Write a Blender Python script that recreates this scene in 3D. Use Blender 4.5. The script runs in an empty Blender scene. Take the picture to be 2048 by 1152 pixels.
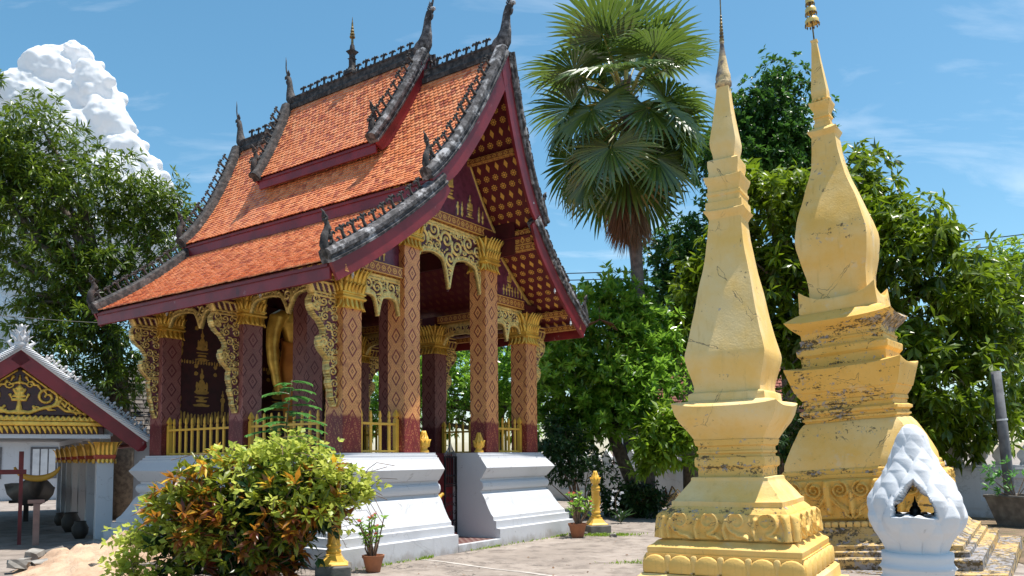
import bpy, bmesh, math, random
import numpy as np
from mathutils import Vector, Matrix

random.seed(7)
RNG = np.random.default_rng(7)
PI = math.pi
scn = bpy.context.scene
COL = scn.collection

# ------------------------------------------------------------------ camera
CAMPOS = Vector((0.0, 0.0, 1.6))
FPX, PITCH, ROLL, PYP = 1580.96, 0.0688, 0.0098, 804.88
cam_d = bpy.data.cameras.new('camera')
cam = bpy.data.objects.new('camera', cam_d)
COL.objects.link(cam)
_F = Vector((0, math.cos(PITCH), math.sin(PITCH)))
_R0 = Vector((1, 0, 0))
_U0 = Vector((0, -math.sin(PITCH), math.cos(PITCH)))
_R = _R0 * math.cos(ROLL) - _U0 * math.sin(ROLL)
_U = _R0 * math.sin(ROLL) + _U0 * math.cos(ROLL)
cam.matrix_world = Matrix(((_R.x, _U.x, -_F.x, CAMPOS.x), (_R.y, _U.y, -_F.y, CAMPOS.y), (_R.z, _U.z, -_F.z, CAMPOS.z), (0, 0, 0, 1)))
cam_d.sensor_width = 36.0
cam_d.lens = FPX / 2048 * 36.0
cam_d.shift_y = (PYP - 576.0) / 2048.0
cam_d.clip_start = 0.05
cam_d.clip_end = 4000
scn.camera = cam

# ------------------------------------------------------------------ light
SUN = Vector((0.262, -0.002, 0.965)).normalized()
w = bpy.data.worlds.new('World'); scn.world = w; w.use_nodes = True
wt = w.node_tree; wt.nodes.clear()
def wn(t): return wt.nodes.new(t)
out = wn('ShaderNodeOutputWorld'); bg = wn('ShaderNodeBackground'); bg.inputs[1].default_value = 0.12
sky = wn('ShaderNodeTexSky'); sky.sky_type = 'NISHITA'; sky.sun_disc = False
sky.sun_elevation = math.asin(SUN.z); sky.sun_rotation = math.atan2(SUN.x, SUN.y)
sky.altitude = 300; sky.air_density = 1.0; sky.dust_density = 0.9; sky.ozone_density = 1.4
# thin high cloud veils, spread over the whole sky
tc = wn('ShaderNodeTexCoord'); sep = wn('ShaderNodeSeparateXYZ'); wt.links.new(tc.outputs['Generated'], sep.inputs[0])
zz = wn('ShaderNodeMath'); zz.operation = 'ADD'; zz.inputs[1].default_value = 0.22; wt.links.new(sep.outputs[2], zz.inputs[0])
dx = wn('ShaderNodeMath'); dx.operation = 'DIVIDE'; wt.links.new(sep.outputs[0], dx.inputs[0]); wt.links.new(zz.outputs[0], dx.inputs[1])
dy = wn('ShaderNodeMath'); dy.operation = 'DIVIDE'; wt.links.new(sep.outputs[1], dy.inputs[0]); wt.links.new(zz.outputs[0], dy.inputs[1])
cb = wn('ShaderNodeCombineXYZ'); wt.links.new(dx.outputs[0], cb.inputs[0]); wt.links.new(dy.outputs[0], cb.inputs[1])
mp = wn('ShaderNodeMapping'); mp.inputs['Scale'].default_value = (1.3, 2.6, 1); mp.inputs['Rotation'].default_value = (0, 0, 0.5); mp.inputs['Location'].default_value = (0.9, 0.35, 0)
wt.links.new(cb.outputs[0], mp.inputs[0])
nz = wn('ShaderNodeTexNoise'); nz.inputs['Scale'].default_value = 1.7; nz.inputs['Detail'].default_value = 9; nz.inputs['Roughness'].default_value = 0.58; nz.inputs['Distortion'].default_value = 0.5
wt.links.new(mp.outputs[0], nz.inputs[0])
rp = wn('ShaderNodeValToRGB'); rp.color_ramp.elements[0].position = 0.54; rp.color_ramp.elements[1].position = 0.9
rp.color_ramp.elements[0].color = (0, 0, 0, 1); rp.color_ramp.elements[1].color = (0.45, 0.45, 0.45, 1)
wt.links.new(nz.outputs[0], rp.inputs[0])
hsv = wn('ShaderNodeHueSaturation'); hsv.inputs['Saturation'].default_value = 1.2; hsv.inputs['Hue'].default_value = 0.48
wt.links.new(sky.outputs[0], hsv.inputs['Color'])
mx = wn('ShaderNodeMix'); mx.data_type = 'RGBA'; mx.inputs['B'].default_value = (8.2, 8.4, 8.6, 1)
wt.links.new(rp.outputs[0], mx.inputs['Factor']); wt.links.new(hsv.outputs[0], mx.inputs['A'])
wt.links.new(mx.outputs['Result'], bg.inputs[0]); wt.links.new(bg.outputs[0], out.inputs[0])

sun_d = bpy.data.lights.new('sun', 'SUN'); sun_d.energy = 4.7; sun_d.angle = math.radians(0.53); sun_d.color = (1.0, 0.955, 0.88)
sun = bpy.data.objects.new('sun', sun_d); COL.objects.link(sun)
sun.rotation_euler = SUN.to_track_quat('Z', 'Y').to_euler(); sun.location = (10, -10, 40)

vs = scn.view_settings
vs.view_transform = 'Standard'; vs.look = 'None'; vs.exposure = 0.6; vs.gamma = 1.0; vs.use_curve_mapping = False
scn.cycles.max_bounces = 7; scn.cycles.diffuse_bounces = 2; scn.cycles.glossy_bounces = 3; scn.cycles.transmission_bounces = 4; scn.cycles.transparent_max_bounces = 6

# ------------------------------------------------------------------ helpers
def at(x, y, Y):
    """world point seen at photograph pixel (x, y), at depth Y"""
    xr = (x - 1024) / FPX; yr = (PYP - y) / FPX
    d = _F + _R * xr + _U * yr
    return CAMPOS + d * (Y / d.y)

def put(name, me, parent=None, mat=None):
    o = bpy.data.objects.new(name, me); COL.objects.link(o)
    if mat is not None and not me.materials: me.materials.append(mat)
    if parent is not None: o.parent = parent
    return o

def tag(o, label=None, cat=None, group=None, kind=None):
    if label: o['label'] = label
    if cat: o['category'] = cat
    if group: o['group'] = group
    if kind: o['kind'] = kind
    return o

def thing(name, label, cat, loc=(0, 0, 0), rotz=0.0, group=None):
    o = bpy.data.objects.new(name, None); COL.objects.link(o)
    o.location = loc; o.rotation_euler = (0, 0, rotz); o.empty_display_size = 0.2
    return tag(o, label, cat, group)

def fastmesh(name, V, F, attr=None, smooth=False):
    """V (n,3) array, F (m,k) int array (k = 3 or 4); attr: dict name -> per-vertex float"""
    V = np.asarray(V, np.float32); F = np.asarray(F, np.int32)
    me = bpy.data.meshes.new(name)
    me.vertices.add(len(V)); me.vertices.foreach_set('co', V.ravel())
    k = F.shape[1]
    me.loops.add(F.size); me.loops.foreach_set('vertex_index', F.ravel())
    me.polygons.add(len(F)); me.polygons.foreach_set('loop_start', np.arange(0, F.size, k, dtype=np.int32))
    try: me.polygons.foreach_set('loop_total', np.full(len(F), k, np.int32))
    except Exception: pass
    me.polygons.foreach_set('use_smooth', np.full(len(F), smooth, bool))
    if attr:
        for a, d in attr.items():
            at_ = me.attributes.new(a, 'FLOAT', 'POINT'); at_.data.foreach_set('value', np.asarray(d, np.float32))
    me.update(calc_edges=True); me.validate()
    return me

class MB:
    def __init__(s): s.v = []; s.f = []; s.a = []
    def add(s, V, F, a=0.0):
        n = len(s.v)
        V = [tuple(p) for p in V]
        s.v += V; s.f += [tuple(i + n for i in f) for f in F]
        s.a += ([a] * len(V) if not hasattr(a, '__len__') else list(a))
        return s
    def box(s, x0, y0, z0, x1, y1, z1, a=0.0):
        return s.add([(x0,y0,z0),(x1,y0,z0),(x1,y1,z0),(x0,y1,z0),(x0,y0,z1),(x1,y0,z1),(x1,y1,z1),(x0,y1,z1)],
              [(0,3,2,1),(4,5,6,7),(0,1,5,4),(1,2,6,5),(2,3,7,6),(3,0,4,7)], a)
    def obox(s, c, size, M=None, a=0.0):
        V = []
        for p in ((-1,-1,-1),(1,-1,-1),(1,1,-1),(-1,1,-1),(-1,-1,1),(1,-1,1),(1,1,1),(-1,1,1)):
            q = Vector((p[0]*size[0]/2, p[1]*size[1]/2, p[2]*size[2]/2))
            if M is not None: q = M @ q
            V.append(q + Vector(c))
        return s.add(V, [(0,3,2,1),(4,5,6,7),(0,1,5,4),(1,2,6,5),(2,3,7,6),(3,0,4,7)], a)
    def tube(s, P, R, n=8, flat=None, a=0.0, cap=True):
        """polyline P with radii R; flat=(axis, k) squashes the section along a world axis"""
        P = [Vector(p) for p in P]
        if not hasattr(R, '__len__'): R = [R] * len(P)
        V = []; F = []
        up = None
        for i, p in enumerate(P):
            t = (P[min(i+1, len(P)-1)] - P[max(i-1, 0)])
            t = t.normalized() if t.length > 1e-9 else Vector((0, 0, 1))
            if up is None:
                up = Vector((1, 0, 0)) if abs(t.x) < 0.8 else Vector((0, 1, 0))
            b = t.cross(up); b = b.normalized() if b.length > 1e-6 else t.orthogonal().normalized()
            up = b.cross(t).normalized()
            for j in range(n):
                g = 2 * PI * j / n
                q = up * math.cos(g) + b * math.sin(g)
                q = q * R[i]
                if flat: 
                    ax = Vector(flat[0]); q = q - ax * q.dot(ax) * (1 - flat[1])
                V.append(p + q)
        for i in range(len(P) - 1):
            for j in range(n):
                k = (j + 1) % n
                F.append((i*n+j, i*n+k, (i+1)*n+k, (i+1)*n+j))
        if cap:
            F.append(tuple(range(n-1, -1, -1))); F.append(tuple(range((len(P)-1)*n, len(P)*n)))
        return s.add(V, F, a)
    def lathe(s, prof, n=24, c=(0, 0, 0), a=0.0, phase=0.0, cap=True):
        V = []; F = []
        for r, z in prof:
            for j in range(n):
                g = 2 * PI * j / n + phase
                V.append((c[0] + r * math.cos(g), c[1] + r * math.sin(g), c[2] + z))
        m = len(prof)
        for i in range(m - 1):
            for j in range(n):
                k = (j + 1) % n
                F.append((i*n+j, i*n+k, (i+1)*n+k, (i+1)*n+j))
        if cap:
            F.append(tuple(range(n-1, -1, -1))); F.append(tuple(range((m-1)*n, m*n)))
        return s.add(V, F, a)
    def square(s, prof, c=(0, 0, 0), sub=1, lift=0.0, a=0.0):
        """square-plan revolve of (half width, z); sub splits each side, lift raises the corners (flared cornice)"""
        V = []; F = []
        ring = []
        for k in range(4):
            for j in range(sub):
                t = -1 + 2 * j / sub
                q = [(t, -1), (1, t), (-t, 1), (-1, -t)][k]
                ring.append(q)
        n = len(ring)
        for pr in prof:
            hw, z = pr[0], pr[1]; lf = pr[2] if len(pr) > 2 else 0.0
            for q in ring:
                e = (abs(q[0]) * abs(q[1])) ** 3
                V.append((c[0] + q[0] * hw, c[1] + q[1] * hw, c[2] + z + lf * e))
        m = len(prof)
        for i in range(m - 1):
            for j in range(n):
                k = (j + 1) % n
                F.append((i*n+j, i*n+k, (i+1)*n+k, (i+1)*n+j))
        F.append(tuple(range(n-1, -1, -1))); F.append(tuple(range((m-1)*n, m*n)))
        return s.add(V, F, a)
    def prism(s, poly, fn, t0, t1, a=0.0):
        """polygon of 2-D points, fn(x, y, t) -> 3-D point; extruded t0..t1"""
        n = len(poly)
        V = [fn(p[0], p[1], t0) for p in poly] + [fn(p[0], p[1], t1) for p in poly]
        F = [tuple(range(n-1, -1, -1)), tuple(range(n, 2*n))]
        for i in range(n):
            k = (i + 1) % n; F.append((i, k, n + k, n + i))
        return s.add(V, F, a)
    def mesh(s, name, smooth=False, attr=None, fix=True):
        me = bpy.data.meshes.new(name)
        me.from_pydata([tuple(p) for p in s.v], [], s.f)
        if attr:
            d = me.attributes.new(attr, 'FLOAT', 'POINT'); d.data.foreach_set('value', np.array(s.a, np.float32))
        if fix:
            bm = bmesh.new(); bm.from_mesh(me); bmesh.ops.recalc_face_normals(bm, faces=bm.faces[:]); bm.to_mesh(me); bm.free()
        if smooth: me.polygons.foreach_set('use_smooth', [True] * len(me.polygons))
        me.update()
        return me
    def build(s, name, mat, parent=None, smooth=False, attr=None, loc=None, bevel=0.0, autos=None):
        me = s.mesh(name, smooth, attr)
        o = put(name, me, parent, mat)
        if loc is not None: o.location = loc
        if bevel > 0:
            m = o.modifiers.new('bevel', 'BEVEL'); m.width = bevel; m.segments = 2; m.limit_method = 'ANGLE'; m.angle_limit = math.radians(40)
        if autos is not None:
            me.polygons.foreach_set('use_smooth', [True] * len(me.polygons)); me.set_sharp_from_angle(angle=math.radians(autos))
        return o

def copy_tree(o, parent=None):
    c = o.copy(); COL.objects.link(c); c.parent = parent
    for ch in list(o.children): copy_tree(ch, c)
    return c

# ------------------------------------------------------------------ materials
class G:
    def __init__(s, name):
        s.m = bpy.data.materials.new(name); s.m.use_nodes = True; s.t = s.m.node_tree
        s.b = s.t.nodes['Principled BSDF']; s.o = s.t.nodes['Material Output']
    def n(s, typ, props=None, **inp):
        k = s.t.nodes.new(typ)
        for a, v in (props or {}).items(): setattr(k, a, v)
        for a, v in inp.items(): s.set(k.inputs[a.replace('_', ' ')], v)
        return k
    def set(s, sock, v):
        if hasattr(v, 'is_linked') or hasattr(v, 'links'): s.t.links.new(v, sock)
        elif hasattr(v, '__len__') and len(v) == 3 and sock.type == 'RGBA': sock.default_value = (*v, 1)
        else: sock.default_value = v
    def m_(s, op, a, b=0.0, c=None, clamp=False):
        k = s.t.nodes.new('ShaderNodeMath'); k.operation = op; k.use_clamp = clamp
        s.set(k.inputs[0], a); s.set(k.inputs[1], b)
        if c is not None: s.set(k.inputs[2], c)
        return k.outputs[0]
    def mix(s, f, a, b):
        k = s.t.nodes.new('ShaderNodeMix'); k.data_type = 'RGBA'
        s.set(k.inputs['Factor'], f); s.set(k.inputs['A'], a); s.set(k.inputs['B'], b)
        return k.outputs['Result']
    def co(s, which='Object'):
        return s.n('ShaderNodeTexCoord').outputs[which]
    def noise(s, scale, detail=4, vec=None, rough=0.55, dist=0.0, which=0):
        k = s.n('ShaderNodeTexNoise', None, Scale=scale, Detail=detail, Roughness=rough, Distortion=dist)
        s.t.links.new(vec if vec is not None else s.co(), k.inputs['Vector'])
        return k.outputs[which]
    def vor(s, scale, vec=None, feature='F1', out='Distance', rnd=1.0):
        k = s.n('ShaderNodeTexVoronoi', {'feature': feature}, Scale=scale, Randomness=rnd)
        s.t.links.new(vec if vec is not None else s.co(), k.inputs['Vector'])
        return k.outputs[out]
    def sc(s, vec, x, y, z):
        k = s.n('ShaderNodeMapping'); s.t.links.new(vec, k.inputs[0]); k.inputs['Scale'].default_value = (x, y, z); return k.outputs[0]
    def step(s, v, lo, hi, a=0.0, b=1.0):
        k = s.n('ShaderNodeMapRange', None, Value=v); k.interpolation_type = 'SMOOTHSTEP'
        k.inputs['From Min'].default_value = lo; k.inputs['From Max'].default_value = hi
        k.inputs['To Min'].default_value = a; k.inputs['To Max'].default_value = b
        return k.outputs[0]
    def sep(s, vec):
        k = s.n('ShaderNodeSeparateXYZ'); s.t.links.new(vec, k.inputs[0]); return k.outputs
    def comb(s, x, y, z):
        k = s.n('ShaderNodeCombineXYZ'); s.set(k.inputs[0], x); s.set(k.inputs[1], y); s.set(k.inputs[2], z); return k.outputs[0]
    def attr(s, name): return s.n('ShaderNodeAttribute', {'attribute_name': name}).outputs['Fac']
    def bump(s, h, strength=0.3, dist=0.02):
        k = s.n('ShaderNodeBump', None, Strength=strength, Distance=dist, Height=h)
        s.t.links.new(k.outputs[0], s.b.inputs['Normal'])
    def done(s, col=None, rough=0.6, metal=0.0, spec=None):
        if col is not None: s.set(s.b.inputs['Base Color'], col)
        s.set(s.b.inputs['Roughness'], rough); s.set(s.b.inputs['Metallic'], metal)
        if spec is not None: s.set(s.b.inputs['Specular IOR Level'], spec)
        return s.m

MAT = {}
def simple(name, c1, c2, scale=6.0, rough=0.6, metal=0.0, bump=0.0, bscale=60.0, spec=None, lo=0.35, hi=0.7):
    g = G(name)
    c = g.mix(g.step(g.noise(scale, 6), lo, hi), c1, c2)
    if bump: g.bump(g.noise(bscale, 4), bump, 0.01)
    MAT[name] = g.done(c, rough, metal, spec)
    return MAT[name]

simple('gold', (.86, .55, .10), (.62, .34, .055), 5, .36, .45, .35, 45)
simple('gold_pale', (.90, .66, .22), (.70, .46, .14), 7, .42, .3, .35, 45)
simple('yellow_paint', (.78, .45, .055), (.66, .36, .05), 4, .42, 0, .15, 30)
simple('maroon', (.19, .014, .018), (.11, .010, .014), 3, .5, 0, .12, 25)
simple('dark_maroon', (.085, .008, .011), (.05, .006, .008), 3, .55)
simple('iron', (.02, .02, .022), (.035, .03, .03), 8, .45, .6)
simple('dark_wood', (.03, .022, .018), (.055, .04, .03), 5, .6)
simple('terracotta', (.36, .14, .065), (.26, .10, .05), 6, .75, 0, .2, 40)
simple('bark', (.16, .13, .10), (.07, .055, .045), 9, .9, 0, .8, 22)
simple('palm_bark', (.17, .145, .13), (.09, .075, .07), 9, .9, 0, .6, 30)
simple('grey_post', (.16, .16, .17), (.09, .09, .10), 5, .8, 0, .3, 30)
simple('stone', (.32, .30, .27), (.17, .155, .14), 5, .9, 0, .5, 25)
simple('stone_dark', (.11, .10, .09), (.2, .185, .165), 5, .9, 0, .5, 25)
simple('twig', (.20, .13, .085), (.10, .065, .045), 8, .85)
simple('robe', (.62, .22, .03), (.45, .14, .02), 3, .7)
simple('pink_wall', (.55, .30, .28), (.45, .25, .24), 3, .8)
simple('far_roof', (.26, .085, .06), (.17, .06, .045), 4, .8)
simple('red_band', (.55, .08, .03), (.45, .06, .03), 4, .5)
simple('straw', (.62, .42, .17), (.42, .27, .11), 9, .85)
simple('cable', (.015, .015, .018), (.02, .02, .02), 4, .6)
simple('white_metal', (.75, .76, .78), (.62, .63, .65), 4, .4)

def white_plaster(name, tint=(.55, .56, .59), dirty=(.40, .40, .42), amount=(.52, .80), crack=.22):
    g = G(name); p = g.co()
    big = g.step(g.noise(1.3, 5, g.sc(p, 1, 1, .55)), amount[0], amount[1])
    streak = g.step(g.noise(5, 5, g.sc(p, 1.6, 1.6, .18)), .58, .85)
    c = g.mix(g.m_('MULTIPLY', g.m_('MAXIMUM', big, streak), .55), tint, dirty)
    h = g.m_('ADD', g.m_('MULTIPLY', g.noise(9, 5), .7), g.m_('MULTIPLY', g.noise(70, 3), .3))
    g.bump(h, .35, .012)
    x, y, z = g.sep(p)
    spl = g.step(g.m_('ADD', z, g.m_('MULTIPLY', g.noise(5, 7, g.sc(p, 1, 1, .6), .7), .55)), .44, .27)
    c = g.mix(g.m_('MULTIPLY', spl, .55), c, (.26, .22, .19))
    mold = g.step(g.m_('ADD', g.noise(4, 8, p, .72, .6), g.m_('MULTIPLY', g.noise(26, 4, p), .25)), .745, .80)
    c = g.mix(g.m_('MULTIPLY', mold, .45), c, (.20, .19, .19))
    ck = g.m_('ADD', g.vor(.42, p, 'DISTANCE_TO_EDGE'), g.m_('MULTIPLY', g.m_('SUBTRACT', g.noise(3.5, 6, p), .5), .16))
    c = g.mix(g.m_('MULTIPLY', g.step(g.m_('ABSOLUTE', ck), .004, .0015), crack), c, (.16, .15, .15))
    MAT[name] = g.done(c, .72)
white_plaster('white_plaster')
white_plaster('white_clean', (.64, .645, .665), (.47, .47, .49), (.50, .80), 0.0)

def weathered(name, dark=(.035, .033, .034), mid=(.13, .12, .12), light=(.52, .51, .52), cover=.56):
    g = G(name); p = g.co()
    n1 = g.noise(3.2, 8, p, .65, .6); n2 = g.noise(11, 6, p, .6)
    c = g.mix(g.step(n2, .4, .65), dark, mid)
    c = g.mix(g.step(g.m_('ADD', n1, g.m_('MULTIPLY', n2, .25)), cover + .06, cover + .2), c, light)
    g.bump(g.noise(35, 5), .5, .015)
    MAT[name] = g.done(c, .85)
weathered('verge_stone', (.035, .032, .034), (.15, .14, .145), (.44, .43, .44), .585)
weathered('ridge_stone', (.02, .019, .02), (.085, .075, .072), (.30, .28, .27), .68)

def maroon_worn():
    g = G('maroon_board'); p = g.co()
    n = g.noise(4, 8, p, .7, .4); fine = g.noise(22, 5, p)
    c = g.mix(g.step(g.noise(2.2, 4, g.sc(p, 1, 1, 1)), .35, .65), (.23, .018, .025), (.15, .013, .018))
    c = g.mix(g.step(g.m_('ADD', n, g.m_('MULTIPLY', fine, .3)), .80, .90), c, (.38, .28, .28))
    c = g.mix(g.step(g.noise(3.1, 6, g.sc(p, 1, 1, .4)), .66, .76, 0, .8), c, (.045, .012, .014))
    g.bump(g.noise(14, 4), .2, .01)
    MAT['maroon_board'] = g.done(c, .42)
maroon_worn()

def gilded(name, ground, gold, metal=.4, rough=.38):
    g = G(name); a = g.step(g.attr('gild'), .35, .6)
    n = g.noise(14, 5)
    gc = g.mix(g.step(n, .35, .7), gold, tuple(k * .68 for k in gold))
    gr = g.mix(g.step(g.noise(9, 4), .4, .7), ground, tuple(k * .55 for k in ground))
    c = g.mix(a, gr, gc)
    g.bump(g.noise(60, 3), .25, .006)
    MAT[name] = g.done(c, rough, g.m_('MULTIPLY', a, metal))
gilded('gilt_carving', (.09, .014, .03), (.92, .68, .24))
gilded('gilt_purple', (.17, .035, .07), (.86, .58, .16))
gilded('gilt_black', (.045, .008, .010), (.82, .52, .09))
gilded('gilt_mural', (.055, .006, .009), (.60, .34, .07), .2, .5)
gilded('gilt_bracket', (.16, .04, .06), (.86, .60, .20))

S_COL = 0.389
def stencil_column(name, bgold, bred, grey=0.0):
    """gold lacquer stencil on red lacquer: lozenges on the axis and edges of each face, fine lattice between"""
    g = G(name); p = g.co(); x, y, z = g.sep(p)
    nx, ny, nzz = g.sep(g.co('Normal'))
    side = g.m_('GREATER_THAN', g.m_('ABSOLUTE', nx), .5)
    across = g.m_('ADD', g.m_('MULTIPLY', x, g.m_('SUBTRACT', 1.0, side)), g.m_('MULTIPLY', y, side))
    X = g.m_('DIVIDE', across, S_COL)
    per = .36
    def loz(X_, zoff, wx, wz):
        fz = g.m_('SUBTRACT', g.m_('FRACT', g.m_('ADD', g.m_('DIVIDE', z, per), zoff + 10)), .5)
        return g.m_('ADD', g.m_('DIVIDE', g.m_('ABSOLUTE', X_), wx), g.m_('DIVIDE', g.m_('ABSOLUTE', fz), wz))
    d1 = loz(X, 0.0, .26, .38)
    Xe = g.m_('SUBTRACT', .5, g.m_('ABSOLUTE', X))
    d2 = loz(Xe, .5, .20, .33)
    def ringpat(d):
        edge = g.m_('MULTIPLY', g.step(d, 1.05, .98), g.step(d, .70, .76))
        core = g.m_('MULTIPLY', g.step(d, .30, .24), g.step(d, .12, .17))
        return g.m_('MAXIMUM', edge, core)
    red = g.m_('MAXIMUM', ringpat(d1), ringpat(d2))
    inside = g.m_('MAXIMUM', g.step(d1, 1.05, .98), g.step(d2, 1.05, .98))
    # fine lattice of the ground
    s1 = g.m_('SINE', g.m_('MULTIPLY', X, 44.0)); s2 = g.m_('SINE', g.m_('MULTIPLY', z, 44.0 / S_COL))
    lat = g.step(g.m_('MULTIPLY', s1, s2), .10, .45)
    rr = g.m_('SINE', g.m_('MULTIPLY', X, 14.6)); r2 = g.m_('SINE', g.m_('MULTIPLY', z, 14.6 / S_COL))
    ringl = g.m_('ABSOLUTE', g.m_('SUBTRACT', g.m_('ADD', g.m_('MULTIPLY', rr, rr), g.m_('MULTIPLY', r2, r2)), 1.35))
    lat = g.m_('MAXIMUM', g.m_('MULTIPLY', lat, .28), g.m_('MULTIPLY', g.step(ringl, .14, .05), .7))
    lat = g.m_('MULTIPLY', lat, g.m_('SUBTRACT', 1.0, inside))
    red = g.m_('MAXIMUM', red, g.m_('MULTIPLY', lat, .85))
    # worn base: gold rubbed off except for traces
    wear = g.m_('ADD', g.m_('MULTIPLY', g.noise(9, 5), .22), z)
    fx = g.m_('ABSOLUTE', X)
    tri = g.m_('ADD', g.m_('MULTIPLY', fx, 1.3), g.m_('MULTIPLY', g.m_('SUBTRACT', z, .05), 1.15))
    base = g.step(wear, .74, .66)
    trace = g.m_('MULTIPLY', g.step(g.noise(42, 4), .50, .62), g.step(g.m_('ABSOLUTE', g.m_('SUBTRACT', g.m_('FRACT', g.m_('MULTIPLY', tri, 3.0)), .5)), .12, .2))
    red = g.m_('MAXIMUM', red, g.m_('MULTIPLY', base, g.m_('SUBTRACT', 1.0, g.m_('MULTIPLY', trace, .45))))
    plain = g.step(z, .035, .02)
    red = g.m_('MAXIMUM', red, plain)
    oi = g.n('ShaderNodeObjectInfo').outputs['Random']; wv_ = g.noise(7, 6, p, .65)
    red = g.m_('MAXIMUM', red, g.m_('MULTIPLY', g.step(g.m_('ADD', wv_, g.m_('MULTIPLY', oi, .05)), .61, .70), .45))
    gv = g.mix(g.step(g.noise(3, 5), .3, .7), bgold, tuple(k * .75 for k in bgold))
    c = g.mix(red, gv, g.mix(g.step(g.noise(4, 3), .35, .65), bred, tuple(k * .7 for k in bred)))
    MAT[name] = g.done(c, .42, 0.0)
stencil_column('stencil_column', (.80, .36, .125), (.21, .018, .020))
stencil_column('stencil_column_shaded', (.34, .13, .11), (.13, .012, .020))  # side and inner columns: eave shade painted into the gold and red

def soffit():
    """red lacquer boards with stencilled gold medallions; UV in metres"""
    g = G('stencil_soffit'); uv = g.co('UV'); u, v, _ = g.sep(uv)
    cu, cv = .21, .19
    row = g.m_('FLOOR', g.m_('DIVIDE', v, cv))
    sh = g.m_('MULTIPLY', g.m_('MODULO', g.m_('ADD', row, 100), 2.0), .5)
    fu = g.m_('SUBTRACT', g.m_('FRACT', g.m_('ADD', g.m_('DIVIDE', u, cu), g.m_('ADD', sh, 50))), .5)
    fv = g.m_('SUBTRACT', g.m_('FRACT', g.m_('DIVIDE', v, cv)), .5)
    rad = g.m_('POWER', g.m_('ADD', g.m_('POWER', fu, 2.0), g.m_('POWER', fv, 2.0)), .5)
    ang = g.m_('ARCTAN2', fv, fu)
    pet = g.m_('ADD', .27, g.m_('MULTIPLY', g.m_('COSINE', g.m_('MULTIPLY', ang, 8.0)), .045))
    circ = g.m_('MULTIPLY', g.step(g.m_('SUBTRACT', rad, pet), .03, -.01), g.step(g.m_('ABSOLUTE', g.m_('SUBTRACT', rad, .16)), .02, .05))
    dia = g.step(g.m_('ADD', g.m_('DIVIDE', g.m_('ABSOLUTE', fu), .24), g.m_('DIVIDE', g.m_('ABSOLUTE', fv), .46)), 1.0, .9)
    isd = g.m_('LESS_THAN', g.m_('MODULO', g.m_('ADD', row, 99), 3.0), .5)
    pat = g.m_('ADD', g.m_('MULTIPLY', dia, isd), g.m_('MULTIPLY', circ, g.m_('SUBTRACT', 1.0, isd)))
    pat = g.m_('MULTIPLY', g.m_('MULTIPLY', pat, g.step(g.noise(60, 3, uv), .25, .4)), g.step(u, .25, .05, .10, 1.0))  # medallions dimmed behind the front overhang, painting interior shade into the pattern
    plank = g.step(g.m_('ABSOLUTE', g.m_('SUBTRACT', g.m_('FRACT', g.m_('DIVIDE', u, .13)), .5)), .47, .5)
    red = g.mix(plank, (.13, .014, .018), (.03, .005, .006))
    MAT['stencil_soffit'] = g.done(g.mix(pat, red, (.78, .42, .08)), .5)
soffit()

def band():
    """beam band: gold rosettes in a row on stencilled red; object x/y along, z up"""
    g = G('stencil_band'); uv = g.co('UV'); u, v, _ = g.sep(uv)
    fu = g.m_('SUBTRACT', g.m_('FRACT', g.m_('ADD', g.m_('DIVIDE', u, .26), 20)), .5)
    fv = g.m_('SUBTRACT', v, .5)
    rad = g.m_('POWER', g.m_('ADD', g.m_('POWER', g.m_('MULTIPLY', fu, 1.5), 2.0), g.m_('POWER', fv, 2.0)), .5)
    ros = g.m_('MULTIPLY', g.step(rad, .30, .27), g.step(g.m_('ABSOLUTE', g.m_('SUBTRACT', rad, .15)), .025, .05))
    ds = g.m_('ADD', g.m_('ABSOLUTE', g.m_('SUBTRACT', .5, g.m_('ABSOLUTE', fu))), g.m_('MULTIPLY', g.m_('ABSOLUTE', fv), .5))
    dia = g.m_('MULTIPLY', g.step(ds, .22, .19), g.step(ds, .09, .12))
    edge = g.step(g.m_('ABSOLUTE', fv), .41, .43)
    lat = g.m_('MULTIPLY', g.step(g.m_('MULTIPLY', g.m_('SINE', g.m_('MULTIPLY', u, 150.0)), g.m_('SINE', g.m_('MULTIPLY', v, 26.0))), .0, .5), .5)
    pat = g.m_('MAXIMUM', g.m_('MAXIMUM', ros, lat), g.m_('MAXIMUM', g.m_('MULTIPLY', dia, .9), edge))
    MAT['stencil_band'] = g.done(g.mix(pat, (.21, .035, .02), (.74, .40, .09)), .48)
band()

def tile_mat(name='roof_tile'):
    g = G(name); t = g.attr('tone')
    k = g.n('ShaderNodeValToRGB'); g.t.links.new(t, k.inputs[0])
    e = k.color_ramp.elements; e[0].position = 0.0; e[0].color = (.42, .11, .06, 1); e[1].position = 1.0; e[1].color = (.82, .36, .17, 1)
    for p_, c_ in ((.12, (.50, .15, .08)), (.3, (.70, .225, .09)), (.6, (.76, .275, .115)), (.85, (.80, .31, .15))):
        x = e.new(p_); x.color = (*c_, 1)
    d = g.step(g.noise(2.0, 6, None, .65), .56, .78, 0, .45)
    c = g.mix(d, k.outputs[0], (.28, .085, .05))
    g.bump(g.noise(50, 4), .25, .006)
    MAT[name] = g.done(c, .40, 0, .55)
tile_mat()

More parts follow.
